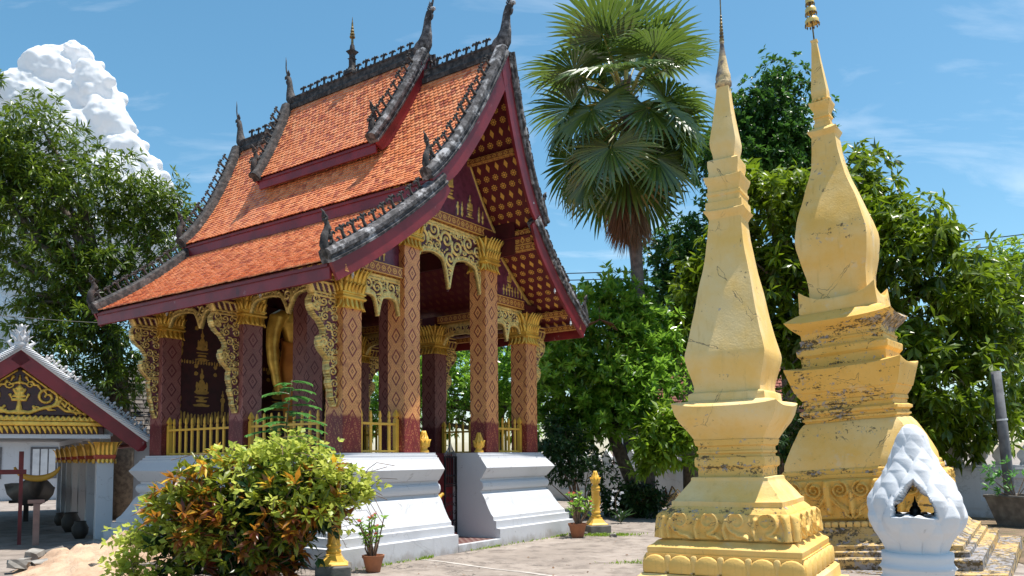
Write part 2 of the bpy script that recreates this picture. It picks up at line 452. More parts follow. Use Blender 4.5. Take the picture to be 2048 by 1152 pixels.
def stupa_mat(name, c1, c2, mold, lo, hi, sz=1.0):
    g = G(name); p = g.co(); x, y, z = g.sep(p)
    n1 = g.noise(1.6, 6, p, .6); n2 = g.noise(8 / sz, 8, g.sc(p, 1, 1, sz * sz), .7, .5); n3 = g.noise(30, 5, p, .7)
    c = g.mix(g.step(n1, .3, .7), c1, c2)
    streak = g.noise(6, 6, g.sc(p, 2.4, 2.4, .25), .6)
    c = g.mix(g.m_('MULTIPLY', g.step(streak, .55, .75), .35), c, (.50, .31, .08))
    # chalky bare patches where the paint has gone
    c = g.mix(g.m_('MULTIPLY', g.step(g.noise(2.6, 7, p, .7), .60, .68), .35), c, (.66, .58, .46))
    m = g.m_('ADD', g.m_('MULTIPLY', n2, .62), g.m_('MULTIPLY', n3, .38))
    zone = g.step(g.noise(1.1, 3, g.sc(p, .5, .5, 2.2)), .42, .72, -.07, .06)
    mm = g.step(g.m_('ADD', m, zone), lo, hi)
    c = g.mix(g.m_('MULTIPLY', mm, .9), c, mold)
    grey = g.step(g.m_('ADD', g.noise(11, 6, g.sc(p, 1, 1, 1.0), .75), zone), lo + .05, hi + .03)
    c = g.mix(g.m_('MULTIPLY', grey, .8), c, (.30, .29, .31))
    ck = g.m_('ADD', g.vor(1.1, p, 'DISTANCE_TO_EDGE'), g.m_('MULTIPLY', g.m_('SUBTRACT', g.noise(4, 6, p), .5), .22))
    crk = g.m_('MULTIPLY', g.step(g.m_('ABSOLUTE', ck), .006, .002), g.step(n1, .46, .54))
    c = g.mix(g.m_('MULTIPLY', crk, .75), c, (.14, .10, .06))
    g.bump(g.m_('ADD', g.m_('MULTIPLY', g.noise(6, 5), .6), g.m_('SUBTRACT', g.m_('MULTIPLY', g.noise(45, 4), .4), g.m_('MULTIPLY', crk, .3))), .45, .02)
    MAT[name] = g.done(c, .72)
stupa_mat('stupa_ochre', (.80, .49, .12), (.80, .59, .28), (.07, .055, .035), .585, .64)
stupa_mat('stupa_ochre_mould', (.76, .45, .10), (.80, .52, .17), (.055, .045, .03), .53, .58, 1.5)
stupa_mat('stupa_yellow', (.80, .48, .11), (.80, .58, .25), (.06, .048, .03), .565, .625)
stupa_mat('stupa_yellow_mould', (.74, .43, .08), (.78, .49, .13), (.04, .033, .02), .505, .555, 1.9)
stupa_mat('stupa_base', (.52, .31, .08), (.56, .40, .18), (.035, .028, .016), .435, .50, 1.4)

def ground_mat():
    g = G('court_concrete'); p = g.co()
    n1 = g.noise(.35, 7, p, .62, .8); n2 = g.noise(2.3, 8, p, .7); n3 = g.noise(28, 5, p, .7)
    c = g.mix(g.step(n1, .3, .7), (.36, .305, .265), (.245, .205, .175))
    c = g.mix(g.step(n2, .44, .66, 0, .8), c, (.135, .11, .094))
    c = g.mix(g.step(g.noise(1.1, 9, p, .75, 1.2), .56, .66, 0, .6), c, (.42, .37, .33))
    c = g.mix(g.step(n3, .64, .8, 0, .55), c, (.09, .08, .07))
    wv = g.m_('ADD', g.vor(.33, p, 'DISTANCE_TO_EDGE'), g.m_('MULTIPLY', g.m_('SUBTRACT', n2, .5), .34))
    crack = g.m_('MULTIPLY', g.step(g.m_('ABSOLUTE', wv), .010, .003), g.step(n1, .42, .55))
    c = g.mix(g.m_('MULTIPLY', crack, .8), c, (.06, .05, .045))
    g.bump(g.m_('ADD', g.m_('MULTIPLY', n2, .5), g.m_('SUBTRACT', g.m_('MULTIPLY', n3, .35), g.m_('MULTIPLY', crack, .4))), .5, .03)
    MAT['court_concrete'] = g.done(c, .88)
    g = G('dirt'); p = g.co()
    c = g.mix(g.step(g.noise(1.2, 8, p, .7), .38, .62), (.26, .175, .11), (.13, .095, .055))
    c = g.mix(g.step(g.noise(3.5, 8, p, .7), .55, .66), c, (.10, .12, .035))
    g.bump(g.noise(12, 8, p, .7), .8, .05)
    MAT['dirt'] = g.done(c, .95)
    g = G('sand'); p = g.co()
    c = g.mix(g.step(g.noise(2.0, 7, p, .65), .36, .64), (.62, .44, .30), (.42, .27, .175))
    c = g.mix(g.step(g.noise(7, 6, p, .7), .62, .7, 0, .7), c, (.30, .16, .10))
    g.bump(g.noise(16, 8, p, .7), .7, .05)
    MAT['sand'] = g.done(c, .95)
    g = G('tile_floor'); p = g.co(); x, y, z = g.sep(p)
    s1 = g.m_('MULTIPLY', g.m_('SINE', g.m_('MULTIPLY', x, 42)), g.m_('SINE', g.m_('MULTIPLY', y, 42)))
    MAT['tile_floor'] = g.done(g.mix(g.step(s1, -.25, .25), (.13, .05, .045), (.24, .16, .14)), .4)
    g = G('shingle'); t = g.attr('tone')
    MAT['shingle'] = g.done(g.mix(t, (.035, .03, .028), (.17, .145, .125)), .85)
ground_mat()

def leaf_mat(name, dark, light, trans=.35, rough=.38, spec=.5, tip=None):
    g = G(name); t = g.attr('tone')
    c = g.mix(t, dark, light)
    if tip is not None: c = g.mix(g.step(t, .86, .95), c, tip)
    g.done(c, rough, 0, spec)
    tr = g.n('ShaderNodeBsdfTranslucent'); g.set(tr.inputs[0], g.mix(.5, c, tuple(min(1, k * 2.2) for k in light)))
    ms = g.n('ShaderNodeMixShader'); ms.inputs[0].default_value = trans
    g.t.links.new(g.b.outputs[0], ms.inputs[1]); g.t.links.new(tr.outputs[0], ms.inputs[2]); g.t.links.new(ms.outputs[0], g.o.inputs[0])
    MAT[name] = g.m
leaf_mat('leaf_mango', (.014, .040, .006), (.15, .22, .018), .26, .30, .45)
leaf_mat('leaf_mid', (.022, .085, .010), (.24, .42, .045), .42, .26, .6)
leaf_mat('leaf_big', (.016, .042, .005), (.17, .25, .012), .34, .32, .45)
leaf_mat('leaf_fine', (.008, .040, .010), (.075, .18, .024), .28, .4, .4)
leaf_mat('leaf_bright', (.07, .15, .012), (.22, .33, .02), .42, .4)
leaf_mat('leaf_vine', (.20, .28, .02), (.55, .62, .11), .45, .42)
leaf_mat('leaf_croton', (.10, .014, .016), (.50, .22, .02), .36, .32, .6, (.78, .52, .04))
leaf_mat('leaf_croton_green', (.025, .055, .008), (.20, .23, .018), .34, .34)
leaf_mat('leaf_fern', (.04, .16, .03), (.12, .30, .06), .4, .4)
leaf_mat('leaf_palm', (.016, .055, .018), (.13, .20, .030), .24, .28, .8)
leaf_mat('leaf_dead', (.12, .06, .03), (.26, .15, .08), .2, .7)
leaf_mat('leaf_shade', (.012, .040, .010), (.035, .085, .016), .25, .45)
leaf_mat('flower_red', (.55, .06, .05), (.75, .22, .16), .3, .5)
leaf_mat('flower_white', (.65, .66, .70), (.75, .76, .80), .3, .5)
# ------------------------------------------------------------------ relief carving tools
def relief_mesh(name, x0, x1, y0, y1, res, inside, height, gild, fn3, thick, two=False):
    nx = max(4, int(round((x1 - x0) / res))); ny = max(4, int(round((y1 - y0) / res)))
    xs = np.linspace(x0, x1, nx + 1); ys = np.linspace(y0, y1, ny + 1)
    X, Y = np.meshgrid(xs, ys)
    H = height(X, Y); A = gild(X, Y) if gild is not None else H * 0
    cx, cy = np.meshgrid((xs[:-1] + xs[1:]) / 2, (ys[:-1] + ys[1:]) / 2)
    K = inside(cx, cy)
    idx = np.arange((nx + 1) * (ny + 1)).reshape(ny + 1, nx + 1); N = idx.size
    fx, fy, fz = fn3(X, Y, thick / 2 + H); bx, by, bz = fn3(X, Y, -thick / 2 - (H if two else 0 * H))
    V = np.concatenate([np.stack([fx, fy, fz], -1).reshape(-1, 3), np.stack([bx, by, bz], -1).reshape(-1, 3)])
    a, b, c, d = idx[:-1, :-1], idx[:-1, 1:], idx[1:, 1:], idx[1:, :-1]
    Q = [np.stack([a[K], b[K], c[K], d[K]], -1), np.stack([d[K], c[K], b[K], a[K]], -1) + N]
    Kp = np.pad(K, 1)
    for (p, q, nb) in ((a, b, Kp[:-2, 1:-1]), (c, d, Kp[2:, 1:-1]), (d, a, Kp[1:-1, :-2]), (b, c, Kp[1:-1, 2:])):
        e = K & ~nb
        Q.append(np.stack([q[e], p[e], p[e] + N, q[e] + N], -1))
    F = np.concatenate(Q)
    used = np.unique(F); remap = np.zeros(len(V), np.int32); remap[used] = np.arange(len(used))
    AA = np.concatenate([A.ravel(), A.ravel()])[used]
    return fastmesh(name, V[used], remap[F], {'gild': AA}, smooth=True)

def field(X, Y, strokes):
    """max over strokes of 1 - dist / radius; strokes: lists of (x, y, r)"""
    Fm = np.zeros_like(X)
    for st in strokes:
        for (ax, ay, ar), (bx, by, br) in zip(st[:-1], st[1:]):
            r = max(ar, br)
            m = (X > min(ax, bx) - r) & (X < max(ax, bx) + r) & (Y > min(ay, by) - r) & (Y < max(ay, by) + r)
            if not m.any(): continue
            px, py = X[m] - ax, Y[m] - ay; dx, dy = bx - ax, by - ay
            L = dx * dx + dy * dy + 1e-12
            t = np.clip((px * dx + py * dy) / L, 0, 1)
            dist = np.hypot(px - t * dx, py - t * dy); rr = ar + (br - ar) * t + 1e-9
            Fm[m] = np.maximum(Fm[m], 1 - dist / rr)
    return np.clip(Fm, 0, 1)

def spiral(cx, cy, R, turns=1.6, a0=0.0, sgn=1, w=.17, n=22, tail=None):
    P = []
    for i in range(n + 1):
        t = i / n; r = R * (1 - .86 * t); a = a0 + sgn * turns * 2 * PI * t
        P.append((cx + r * math.cos(a), cy + r * math.sin(a), R * w * (1 - .45 * t)))
    if tail: P = [(tail[0], tail[1], R * w * .5)] + P
    return P

def pack_spirals(inside, box, radii, tries, rng, gap=.92):
    out_ = []
    for R in radii:
        for _ in range(tries):
            x = rng.uniform(box[0], box[1]); y = rng.uniform(box[2], box[3])
            tt = np.array([[x + R * .8 * math.cos(a), y + R * .8 * math.sin(a)] for a in np.linspace(0, 2 * PI, 9)[:-1]])
            if not inside(tt[:, 0], tt[:, 1]).all(): continue
            if any((x - q[0]) ** 2 + (y - q[1]) ** 2 < ((R + q[2]) * gap) ** 2 for q in out_): continue
            out_.append((x, y, R))
    return out_

def scroll_strokes(sp, rng):
    S = []
    for x, y, R in sp:
        a0 = rng.uniform(0, 2 * PI); sg = 1 if rng.random() < .5 else -1
        S.append(spiral(x, y, R * .95, 1.5, a0, sg, .24))
        for k in range(3):
            b = rng.uniform(0, 2 * PI)
            S.append([(x + R * math.cos(b), y + R * math.sin(b), R * .16), (x + R * 1.35 * math.cos(b + .35 * sg), y + R * 1.35 * math.sin(b + .35 * sg), R * .04)])
    return S

def ell(X, Y, cx, cy, rx, ry): return np.clip((1 - ((X - cx) / rx) ** 2 - ((Y - cy) / ry) ** 2) * 2.5, 0, 1)
def seated(X, Y, cx, cy, s):
    """seated figure on a lotus throne, s = height"""
    g = ell(X, Y, cx, cy + .30 * s, .26 * s, .075 * s)
    g = np.maximum(g, ell(X, Y, cx, cy + .48 * s, .12 * s, .20 * s))
    for k in (-1, 1): g = np.maximum(g, ell(X, Y, cx + k * .15 * s, cy + .46 * s, .045 * s, .15 * s))
    g = np.maximum(g, ell(X, Y, cx, cy + .74 * s, .075 * s, .095 * s)); g = np.maximum(g, ell(X, Y, cx, cy + .86 * s, .03 * s, .12 * s))
    g = np.maximum(g, ell(X, Y, cx, cy + .16 * s, .25 * s, .035 * s)); g = np.maximum(g, ell(X, Y, cx, cy + .06 * s, .2 * s, .05 * s))
    return np.maximum(g, ell(X, Y, cx, cy - .06 * s, .30 * s, .05 * s))
def standing(X, Y, cx, cy, s):
    g = ell(X, Y, cx, cy + .25 * s, .10 * s, .27 * s); g = np.maximum(g, ell(X, Y, cx, cy + .58 * s, .14 * s, .18 * s))
    g = np.maximum(g, ell(X, Y, cx, cy + .83 * s, .08 * s, .1 * s)); return np.maximum(g, ell(X, Y, cx, cy + .95 * s, .03 * s, .12 * s))
def figures(X, Y, fs):
    g = np.zeros_like(X)
    for kind, cx, cy, s in fs: g = np.maximum(g, (seated if kind == 's' else standing)(X, Y, cx, cy, s))
    return g

# ------------------------------------------------------------------ ground
GS = 600
m = MB(); m.add([(-GS, -40, 0), (GS, -40, 0), (GS, GS, 0), (-GS, GS, 0)], [(0, 1, 2, 3)])
tag(m.build('courtyard_ground', MAT['court_concrete']), kind='structure')

# ------------------------------------------------------------------ the temple: local x along the gable front, local y along the side
TA, TB, TC, TS = 1.372, 2.266, 2.461, S_COL
ZP, ZC, ZI = 1.686, 3.937, 5.208
TW = 2 * TA + TB + TS; TL = 2 * TC + TS; UC = TW / 2
TYAW = 0.6132
TEMPLE = thing('temple_pavilion', 'open red and gold lacquered chapel with tiered orange tile roof on a white plinth', 'temple', (-2.583, 12.0412, 0), PI / 2 - TYAW)

# --- plinth: profile swept round an open path (the stair gap stays open)
PROF = [(.52, 0.0), (.52, .30), (.43, .31), (.43, .44), (.37, .45), (.365, .51), (.31, .57), (.257, .66), (.205, .76), (.165, .85), (.12, .92), (.085, .945), (.075, .985),
        (.10, .99), (.128, 1.03), (.135, 1.075), (.125, 1.12), (.095, 1.15), (.07, 1.155), (.07, 1.20), (.10, 1.215), (.15, 1.29), (.20, 1.36), (.225, 1.405), (.19, 1.455), (.13, 1.53), (.095, 1.575), (.09, 1.60), (.055, 1.605), (.055, 1.645), (.02, 1.65), (.02, ZP)]
GAPL, GAPR, PD = 2.10, TW - 2.10, .58
m = MB(); path = [((GAPL, 0), (0, -1)), ((0, 0), (-1, -1)), ((0, TL), (-1, 1)), ((TW, TL), (1, 1)), ((TW, 0), (1, -1)), ((GAPR, 0), (0, -1))]
V = []; F = []
for (c, dirn) in path:
    for o_, z_ in PROF: V.append((c[0] + dirn[0] * (o_ + .03), c[1] + dirn[1] * (o_ + .03), z_))
np_ = len(PROF)
for i in range(len(path) - 1):
    for j in range(np_ - 1): F.append((i*np_+j, i*np_+j+1, (i+1)*np_+j+1, (i+1)*np_+j))
m.add(V, F)
for gx in (GAPL, GAPR):
    pts = [(gx, -(o_ + .03), z_) for o_, z_ in PROF] + [(gx, PD, ZP), (gx, PD, 0)]
    m.add(pts, [tuple(range(len(pts)))])
e_ = .05
m.add([(-e_, -e_, ZP), (GAPL, -e_, ZP), (GAPL, PD, ZP), (-e_, PD, ZP)], [(0, 1, 2, 3)])
m.add([(GAPR, -e_, ZP), (TW + e_, -e_, ZP), (TW + e_, PD, ZP), (GAPR, PD, ZP)], [(0, 1, 2, 3)])
m.add([(-e_, PD, ZP), (TW + e_, PD, ZP), (TW + e_, TL + e_, ZP), (-e_, TL + e_, ZP)], [(0, 1, 2, 3)])
me = m.mesh('plinth', fix=False)
plinth = put('plinth', me, TEMPLE, MAT['white_plaster'])
bm = bmesh.new(); bm.from_mesh(me); bmesh.ops.remove_doubles(bm, verts=bm.verts[:], dist=.0005); bmesh.ops.recalc_face_normals(bm, faces=bm.faces[:]); bm.to_mesh(me); bm.free()
me.polygons.foreach_set('use_smooth', [True] * len(me.polygons)); me.set_sharp_from_angle(angle=math.radians(28))
# footing kerb, crack, entrance floor, back wall of the stair gap with the serpent
m = MB(); m.box(GAPL, -.56, 0, GAPR, -.47, .13); m.build('threshold', MAT['white_plaster'], TEMPLE, bevel=.008)
m = MB(); m.box(GAPL + .002, -.47, 0, GAPR - .002, PD, .125); m.build('entrance_floor', MAT['tile_floor'], TEMPLE)
m = MB(); m.box(GAPL + .002, PD - .03, .125, GAPR - .002, PD + .05, ZP - .004); m.build('stair_wall', MAT['maroon'], TEMPLE)
m = MB()
for i in range(3): m.box(GAPL + .002 + .0, PD - .034 - .10 * (3 - i), .125, GAPR - .26, PD - .035, .125 + .17 * (i + 1) * 0.55)
m.build('stair', MAT['dark_maroon'], TEMPLE)
m = MB(); P = []
for i in range(26):
    t = i / 25; P.append((GAPL + .03 + .5 * t + .05, PD - .22 - .08 * t, 1.22 - .34 * t + .10 * math.sin(t * 7)))
m.tube(P, [.035 + .055 * math.sin(PI * min(1, i / 25 + .1)) for i in range(26)], 10)
nag = m.build('serpent_rail', MAT['yellow_paint'], TEMPLE, smooth=True)
m = MB()
for k in range(9):
    a = .3 + k * .27
    m.tube([(GAPL + .30 + .20 * math.cos(a), PD - .22, .83 + .20 * math.sin(a)), (GAPL + .30 + .28 * math.cos(a + .12), PD - .23, .83 + .28 * math.sin(a + .12)), (GAPL + .30 + .31 * math.cos(a + .32), PD - .23, .83 + .31 * math.sin(a + .32))], [.05, .035, .008], 6)
m.build('serpent_mane', simple('orange_paint', (.75, .22, .02), (.62, .12, .02), 6, .5), nag, smooth=True)

# iron gate leaf, standing open against the right hand jamb
m = MB(); gx = 0.0
GY0, GY1, GZ0, GZ1 = -.21, .21, .16, 1.62
m.box(gx - .012, GY0, GZ0, gx + .012, GY0 + .028, GZ1); m.box(gx - .012, GY1 - .028, GZ0, gx + .012, GY1, GZ1)
for z_ in (GZ0, .42, 1.06, 1.10, GZ1 - .02): m.box(gx - .010, GY0 + .028, z_, gx + .010, GY1 - .028, z_ + .024)
gate = m.build('iron_gate', MAT['iron'], TEMPLE, loc=(GAPR - .23, .42, 0)); gate.rotation_euler = (0, 0, -PI / 2 + .12)
for k in range(6):
    y_ = GY0 + .06 + k * .06
    m = MB(); m.box(gx - .007, y_ - .007, 1.124, gx + .007, y_ + .007, GZ1 - .02); m.tube([(gx, y_, 1.22), (gx, y_, 1.26), (gx, y_, 1.30)], [.007, .02, .007], 6)
    m.build('gate_bar', MAT['iron'], gate)
m = MB()
for k in range(4):
    for r_ in range(5):
        cy_ = GY0 + .06 + k * .10; cz_ = .24 + r_ * .165
        sp = spiral(0, 0, .058, 1.2, k * 1.3 + r_, 1 if (k + r_) % 2 else -1, .1, 9)
        m.tube([(gx, cy_ + q[0], cz_ + q[1]) for q in sp], .0065, 4)
m.build('gate_scrollwork', MAT['iron'], gate)
m = MB()
for k in range(-3, 4):
    h_ = .30 - .055 * abs(k)
    m.tube([(gx, (GY0+GY1)/2 + k * .065, GZ1), (gx, (GY0+GY1)/2 + k * .05, GZ1 + h_ * .55), (gx, (GY0+GY1)/2 + k * .03, GZ1 + h_)], [.008, .012, .002], 5)
    sp = spiral((GY0+GY1)/2 + k * .065, GZ1 + .05, .035, 1.0, k, 1, .1, 7); m.tube([(gx, q[0], q[1]) for q in sp], .006, 4)
m.build('gate_crest', MAT['grey_post'], gate, smooth=True)

# --- columns
def petal(mb, base, outd, acr, h, w_, flare, z0, down=False, a=0.0, tipw=.12, curl=0.0, thick=.018):
    """curved leaf: base point, outward dir, across dir"""
    n = 7; V = []; F = []
    for i in range(n + 1):
        t = i / n
        o_ = flare * (t ** 1.8) + (curl * max(0, t - .75) * 4 if not down else 0); ww = w_ / 2 * (math.sin(PI * (.22 + .70 * t)) if t < .98 else tipw)
        if t > .86: ww *= (1 - (t - .86) / .14) * .8 + .2
        zz_ = z0 + (-h * t if down else h * t)
        for k, dd in ((-1, 0), (0, thick), (1, 0)):
            p = base + outd * (o_ + dd) + acr * (ww * k); V.append((p.x, p.y, zz_))
        p = base + outd * (o_ - thick * .6); V.append((p.x, p.y, zz_))
    for i in range(n):
        q = i * 4
        F += [(q, q+1, q+5, q+4), (q+1, q+2, q+6, q+5), (q+2, q+3, q+7, q+6), (q+3, q, q+4, q+7)]
    mb.add(V, F, a)
def capital(parent, s, z0, H, mat='gold'):
    h = s / 2
    m = MB()
    m.square([(h + .012, z0 - .01), (h + .02, z0 + .13), (h + .045, z0 + .135), (h + .06, z0 + .16), (h + .045, z0 + .185), (h + .03, z0 + .19), (h + .03, z0 + .215), (h + .05, z0 + .22), (h + .05, z0 + .245),
              (h + .01, z0 + .25), (h + .02, z0 + .30), (h + .035, z0 + H * .75), (h + .09, z0 + H)])
    core = m.build('capital', MAT[mat], parent, bevel=.006)
    m = MB()
    for (o_, ac) in (((0, -1), (1, 0)), ((1, 0), (0, 1)), ((0, 1), (-1, 0)), ((-1, 0), (0, -1))):
        od = Vector((o_[0], o_[1], 0)); av = Vector((ac[0], ac[1], 0))
        for k in range(4):
            b = od * (h + .02) + av * ((k - 1.5) * s / 4)
            petal(m, b, od, av, .17, s / 4 * 1.15, .055, z0 + .15, True)
        for k in range(5):
            b = od * (h + .022) + av * ((k - 2) * s / 4.6)
            petal(m, b, od, av, H - .22, s / 4.6 * 1.55, .11, z0 + .235, curl=.02, thick=.026)
        for k in range(6):
            b = od * (h + .035) + av * ((k - 2.5) * s / 5.2)
            petal(m, b, od, av, (H - .25) * .45, s / 5.2 * 1.2, .06, z0 + .24, thick=.022)
    for (cx, cy) in ((-1, -1), (1, -1), (1, 1), (-1, 1)):
        od = Vector((cx, cy, 0)).normalized(); av = Vector((-od.y, od.x, 0))
        petal(m, od * (h * 1.33), od, av, H - .21, s / 3.2, .14, z0 + .235, curl=.02, thick=.026)
        petal(m, od * (h * 1.40), od, av, .18, s / 4, .05, z0 + .15, True)
    m.build('capital', MAT[mat], parent, smooth=True)
    return core

BR_OUT = [(-.02, 4.38), (.56, 4.38), (.55, 4.30), (.49, 4.24), (.44, 4.15), (.42, 4.10), (.44, 4.06), (.47, 4.00), (.46, 3.88), (.40, 3.78), (.30, 3.70), (.23, 3.60), (.21, 3.50), (.29, 3.46), (.31, 3.36), (.27, 3.26), (.20, 3.18), (.14, 3.13), (.16, 3.06), (.15, 2.95), (.12, 2.84), (.13, 2.76), (.09, 2.66), (.08, 2.54), (.04, 2.44), (.02, 2.39), (-.02, 2.55)]
def in_poly(poly):
    def f(x, y):
        r = np.zeros(np.shape(x), bool)
        for (x1, y1), (x2, y2) in zip(poly, poly[1:] + poly[:1]):
            c = ((y1 > y) != (y2 > y)) & (x < (x2 - x1) * (y - y1) / (y2 - y1 + 1e-12) + x1)
            r ^= c
        return r
    return f
def bracket_mesh():
    ins = in_poly(BR_OUT); rg = random.Random(3)
    sp = pack_spirals(ins, (0, .55, 2.45, 4.1), [.075, .055, .042, .032, .026, .021], 420, rg)
    S = scroll_strokes(sp, rg)
    for z_ in (4.36, 4.29, 4.12, 4.07): S.append([(-.02, z_, .02), (.56, z_, .02)])
    for z_ in (3.16, 3.13): S.append([(-.02, z_, .016), (.2, z_, .016)])
    for k in range(5): S.append([(.02 + k * .1, 4.14, .03), (.07 + k * .1, 4.27, .018)])
    ol = BR_OUT + BR_OUT[:1]
    S.append([(x_, z_, .013) for x_, z_ in ol])
    S.append(spiral(.24, 3.36, .075, 1.3, 0, 1, .32)); S.append(spiral(.38, 3.93, .08, 1.3, 0, -1, .3)); S.append(spiral(.48, 4.3, .06, 1.2, 2, -1, .3))
    fl = lambda X, Y: field(X, Y, S)
    return relief_mesh('bracket', -.02, .58, 2.37, 4.40, .0125, ins, lambda X, Y: np.sqrt(fl(X, Y)) * .035, lambda X, Y: np.clip(fl(X, Y) * 3.5, 0, 1), lambda X, Y, d: (-X * 1.12, d, Y), .09, True)
BRM = bracket_mesh(); BRM.materials.append(MAT['gilt_bracket'])

def column(u, v, z1, ztop, brack=0, cap=True, capH=.60, mat='stencil_column'):
    m = MB(); h = TS / 2
    m.box(-h, -h, 0, h, h, z1 - ZP)
    c = m.build('column', MAT[mat], TEMPLE, loc=(u + h, v + h, ZP), bevel=.006)
    if cap: capital(c, TS, z1 - ZP, capH)
    if ztop > z1:
        m = MB(); m.box(-h + .01, -h + .01, z1 - ZP + .2, h - .01, h - .01, ztop - ZP); m.build('column_head', MAT['dark_maroon'], c)
    if brack:
        b = put('bracket', BRM, c); b.location = (-h * 1.0 if brack < 0 else h, 0, -ZP)
        if brack > 0: b.rotation_euler = (0, 0, PI)
    return c
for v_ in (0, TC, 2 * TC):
    column(0, v_, ZC, 4.75, -1, mat='stencil_column' if v_ == 0 else 'stencil_column_shaded'); column(2 * TA + TB, v_, ZC, 4.75, 1, mat='stencil_column' if v_ == 0 else 'stencil_column_shaded')
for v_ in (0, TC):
    column(TA, v_, ZI, 6.0, mat='stencil_column' if v_ == 0 else 'stencil_column_shaded'); column(TA + TB, v_, ZI, 6.0, mat='stencil_column' if v_ == 0 else 'stencil_column_shaded')

# --- carved arch panels
def arch_panel(name, parent, x0, x1, ztop, d0, d1, fn3, seed, lobes=2, mat='gilt_carving', radii=(.11, .08, .06, .045, .034, .026, .02), fr=.03, res=.0125, split=None):
    W_ = x1 - x0; rg = random.Random(seed)
    edges = split or [i / lobes for i in range(lobes + 1)]
    def depth(x):
        s_ = (x - x0) / W_; o_ = np.zeros_like(s_)
        for e0, e1 in zip(edges[:-1], edges[1:]):
            t = np.abs((s_ - (e0 + e1) / 2) / ((e1 - e0) / 2)); mk = (s_ >= e0 - 1e-6) & (s_ <= e1 + 1e-6)
            o_ = np.where(mk, d0 + (d1 - d0) * (.32 * t ** 2.2 + .68 * np.clip((t - .62) / .38, 0, 1) ** 1.6), o_)
        return o_
    ins = lambda x, y: (y > ztop - depth(x)) & (x > x0) & (x < x1) & (y < ztop)
    sp = pack_spirals(ins, (x0, x1, ztop - d1, ztop - .06), radii, 320, rg)
    S = scroll_strokes(sp, rg)
    S.append([(x0, ztop - .02, .035), (x1, ztop - .02, .035)]); S.append([(x0, ztop - .075, .02), (x1, ztop - .075, .02)])
    xs = np.linspace(x0 + .01, x1 - .01, 90); dd = depth(xs)
    S.append([(float(a_), float(ztop - b_ + .014), fr) for a_, b_ in zip(xs, dd)])
    S.append([(float(a_), float(ztop - b_ + .085), fr * .5) for a_, b_ in zip(xs, dd)])
    for k in range(1, 90, 2): S.append([(float(xs[k]), float(ztop - dd[k] + .046), .013), (float(xs[k]), float(ztop - dd[k] + .062), .013)])
    S.append([(x0 + .015, ztop, .03), (x0 + .015, ztop - d1 + .05, .012)]); S.append([(x1 - .015, ztop, .03), (x1 - .015, ztop - d1 + .05, .012)])
    fl = lambda X, Y: field(X, Y, S)
    me = relief_mesh(name, x0, x1, ztop - d1 - .01, ztop, res, ins, lambda X, Y: np.sqrt(fl(X, Y)) * .038, lambda X, Y: np.clip(fl(X, Y) * 3.2, 0, 1), fn3, .05)
    return put(name, me, parent, MAT[mat])
fr_front = lambda X, Y, d: (X, TS * .42 - d, Y)
cen = arch_panel('carved_arch_panel', TEMPLE, TA + TS - .02, TA + TB + .02, 5.86, .58, 1.22, fr_front, 5, radii=(.17, .13, .10, .075, .055, .04, .03, .023))
arch_panel('carved_arch_panel', TEMPLE, TS - .02, TA + .02, 4.62, .36, .72, fr_front, 6)
arch_panel('carved_arch_panel', TEMPLE, TA + TB + TS - .02, 2 * TA + TB + .02, 4.62, .36, .72, fr_front, 7)
for k in range(2):
    v0, v1 = k * TC + TS - .02, (k + 1) * TC + .02
    arch_panel('carved_arch_panel', TEMPLE, v0, v1, 4.60, .26, .62, lambda X, Y, d: (TS * .35 - d, X, Y), 11 + k, res=.016, mat='gilt_carving')
    arch_panel('carved_arch_panel', TEMPLE, v0, v1, 4.60, .26, .62, lambda X, Y, d: (TW - TS * .35 + d, X, Y), 15 + k, res=.02, mat='gilt_carving')

def uvbox(name, mat, parent, p0, p1, axis='x'):
    """box whose UV runs in metres along axis and 0..1 up"""
    m = MB(); m.box(*p0, *p1); me = m.mesh(name); uvl = me.uv_layers.new(name='UVMap')
    for pl in me.polygons:
        n = pl.normal
        for li in pl.loop_indices:
            co = me.vertices[me.loops[li].vertex_index].co
            al = co.x if axis == 'x' else co.y
            if abs(n.z) > .5:
                o_ = co.y if axis == 'x' else co.x; r0, r1 = (p0[1], p1[1]) if axis == 'x' else (p0[0], p1[0])
                vv = (o_ - r0) / max(1e-6, r1 - r0)
            else: vv = (co.z - p0[2]) / (p1[2] - p0[2])
            uvl.data[li].uv = (al, vv)
    return put(name, me, parent, MAT[mat])
# beams with rosette bands
uvbox('beam', 'stencil_band', TEMPLE, (TS, .03, 4.625), (TA, .30, 4.80)); uvbox('beam', 'stencil_band', TEMPLE, (TA + TB + TS, .03, 4.625), (TW - TS, .30, 4.80))
uvbox('beam', 'stencil_band', TEMPLE, (TA + .1, .03, 5.865), (TW - TA - .1, .30, 6.04))
for k in range(2):
    uvbox('beam', 'stencil_band', TEMPLE, (.06, k * TC + TS, 4.605), (.30, (k + 1) * TC, 4.76), 'y'); uvbox('beam', 'stencil_band', TEMPLE, (TW - .30, k * TC + TS, 4.605), (TW - .06, (k + 1) * TC, 4.76), 'y')
uvbox('beam', 'stencil_band', TEMPLE, (TA + .06, TS, 5.87), (TA + .30, 2 * TC, 6.03), 'y'); uvbox('beam', 'stencil_band', TEMPLE, (TA + TB + .06, TS, 5.87), (TA + TB + .30, 2 * TC, 6.03), 'y')

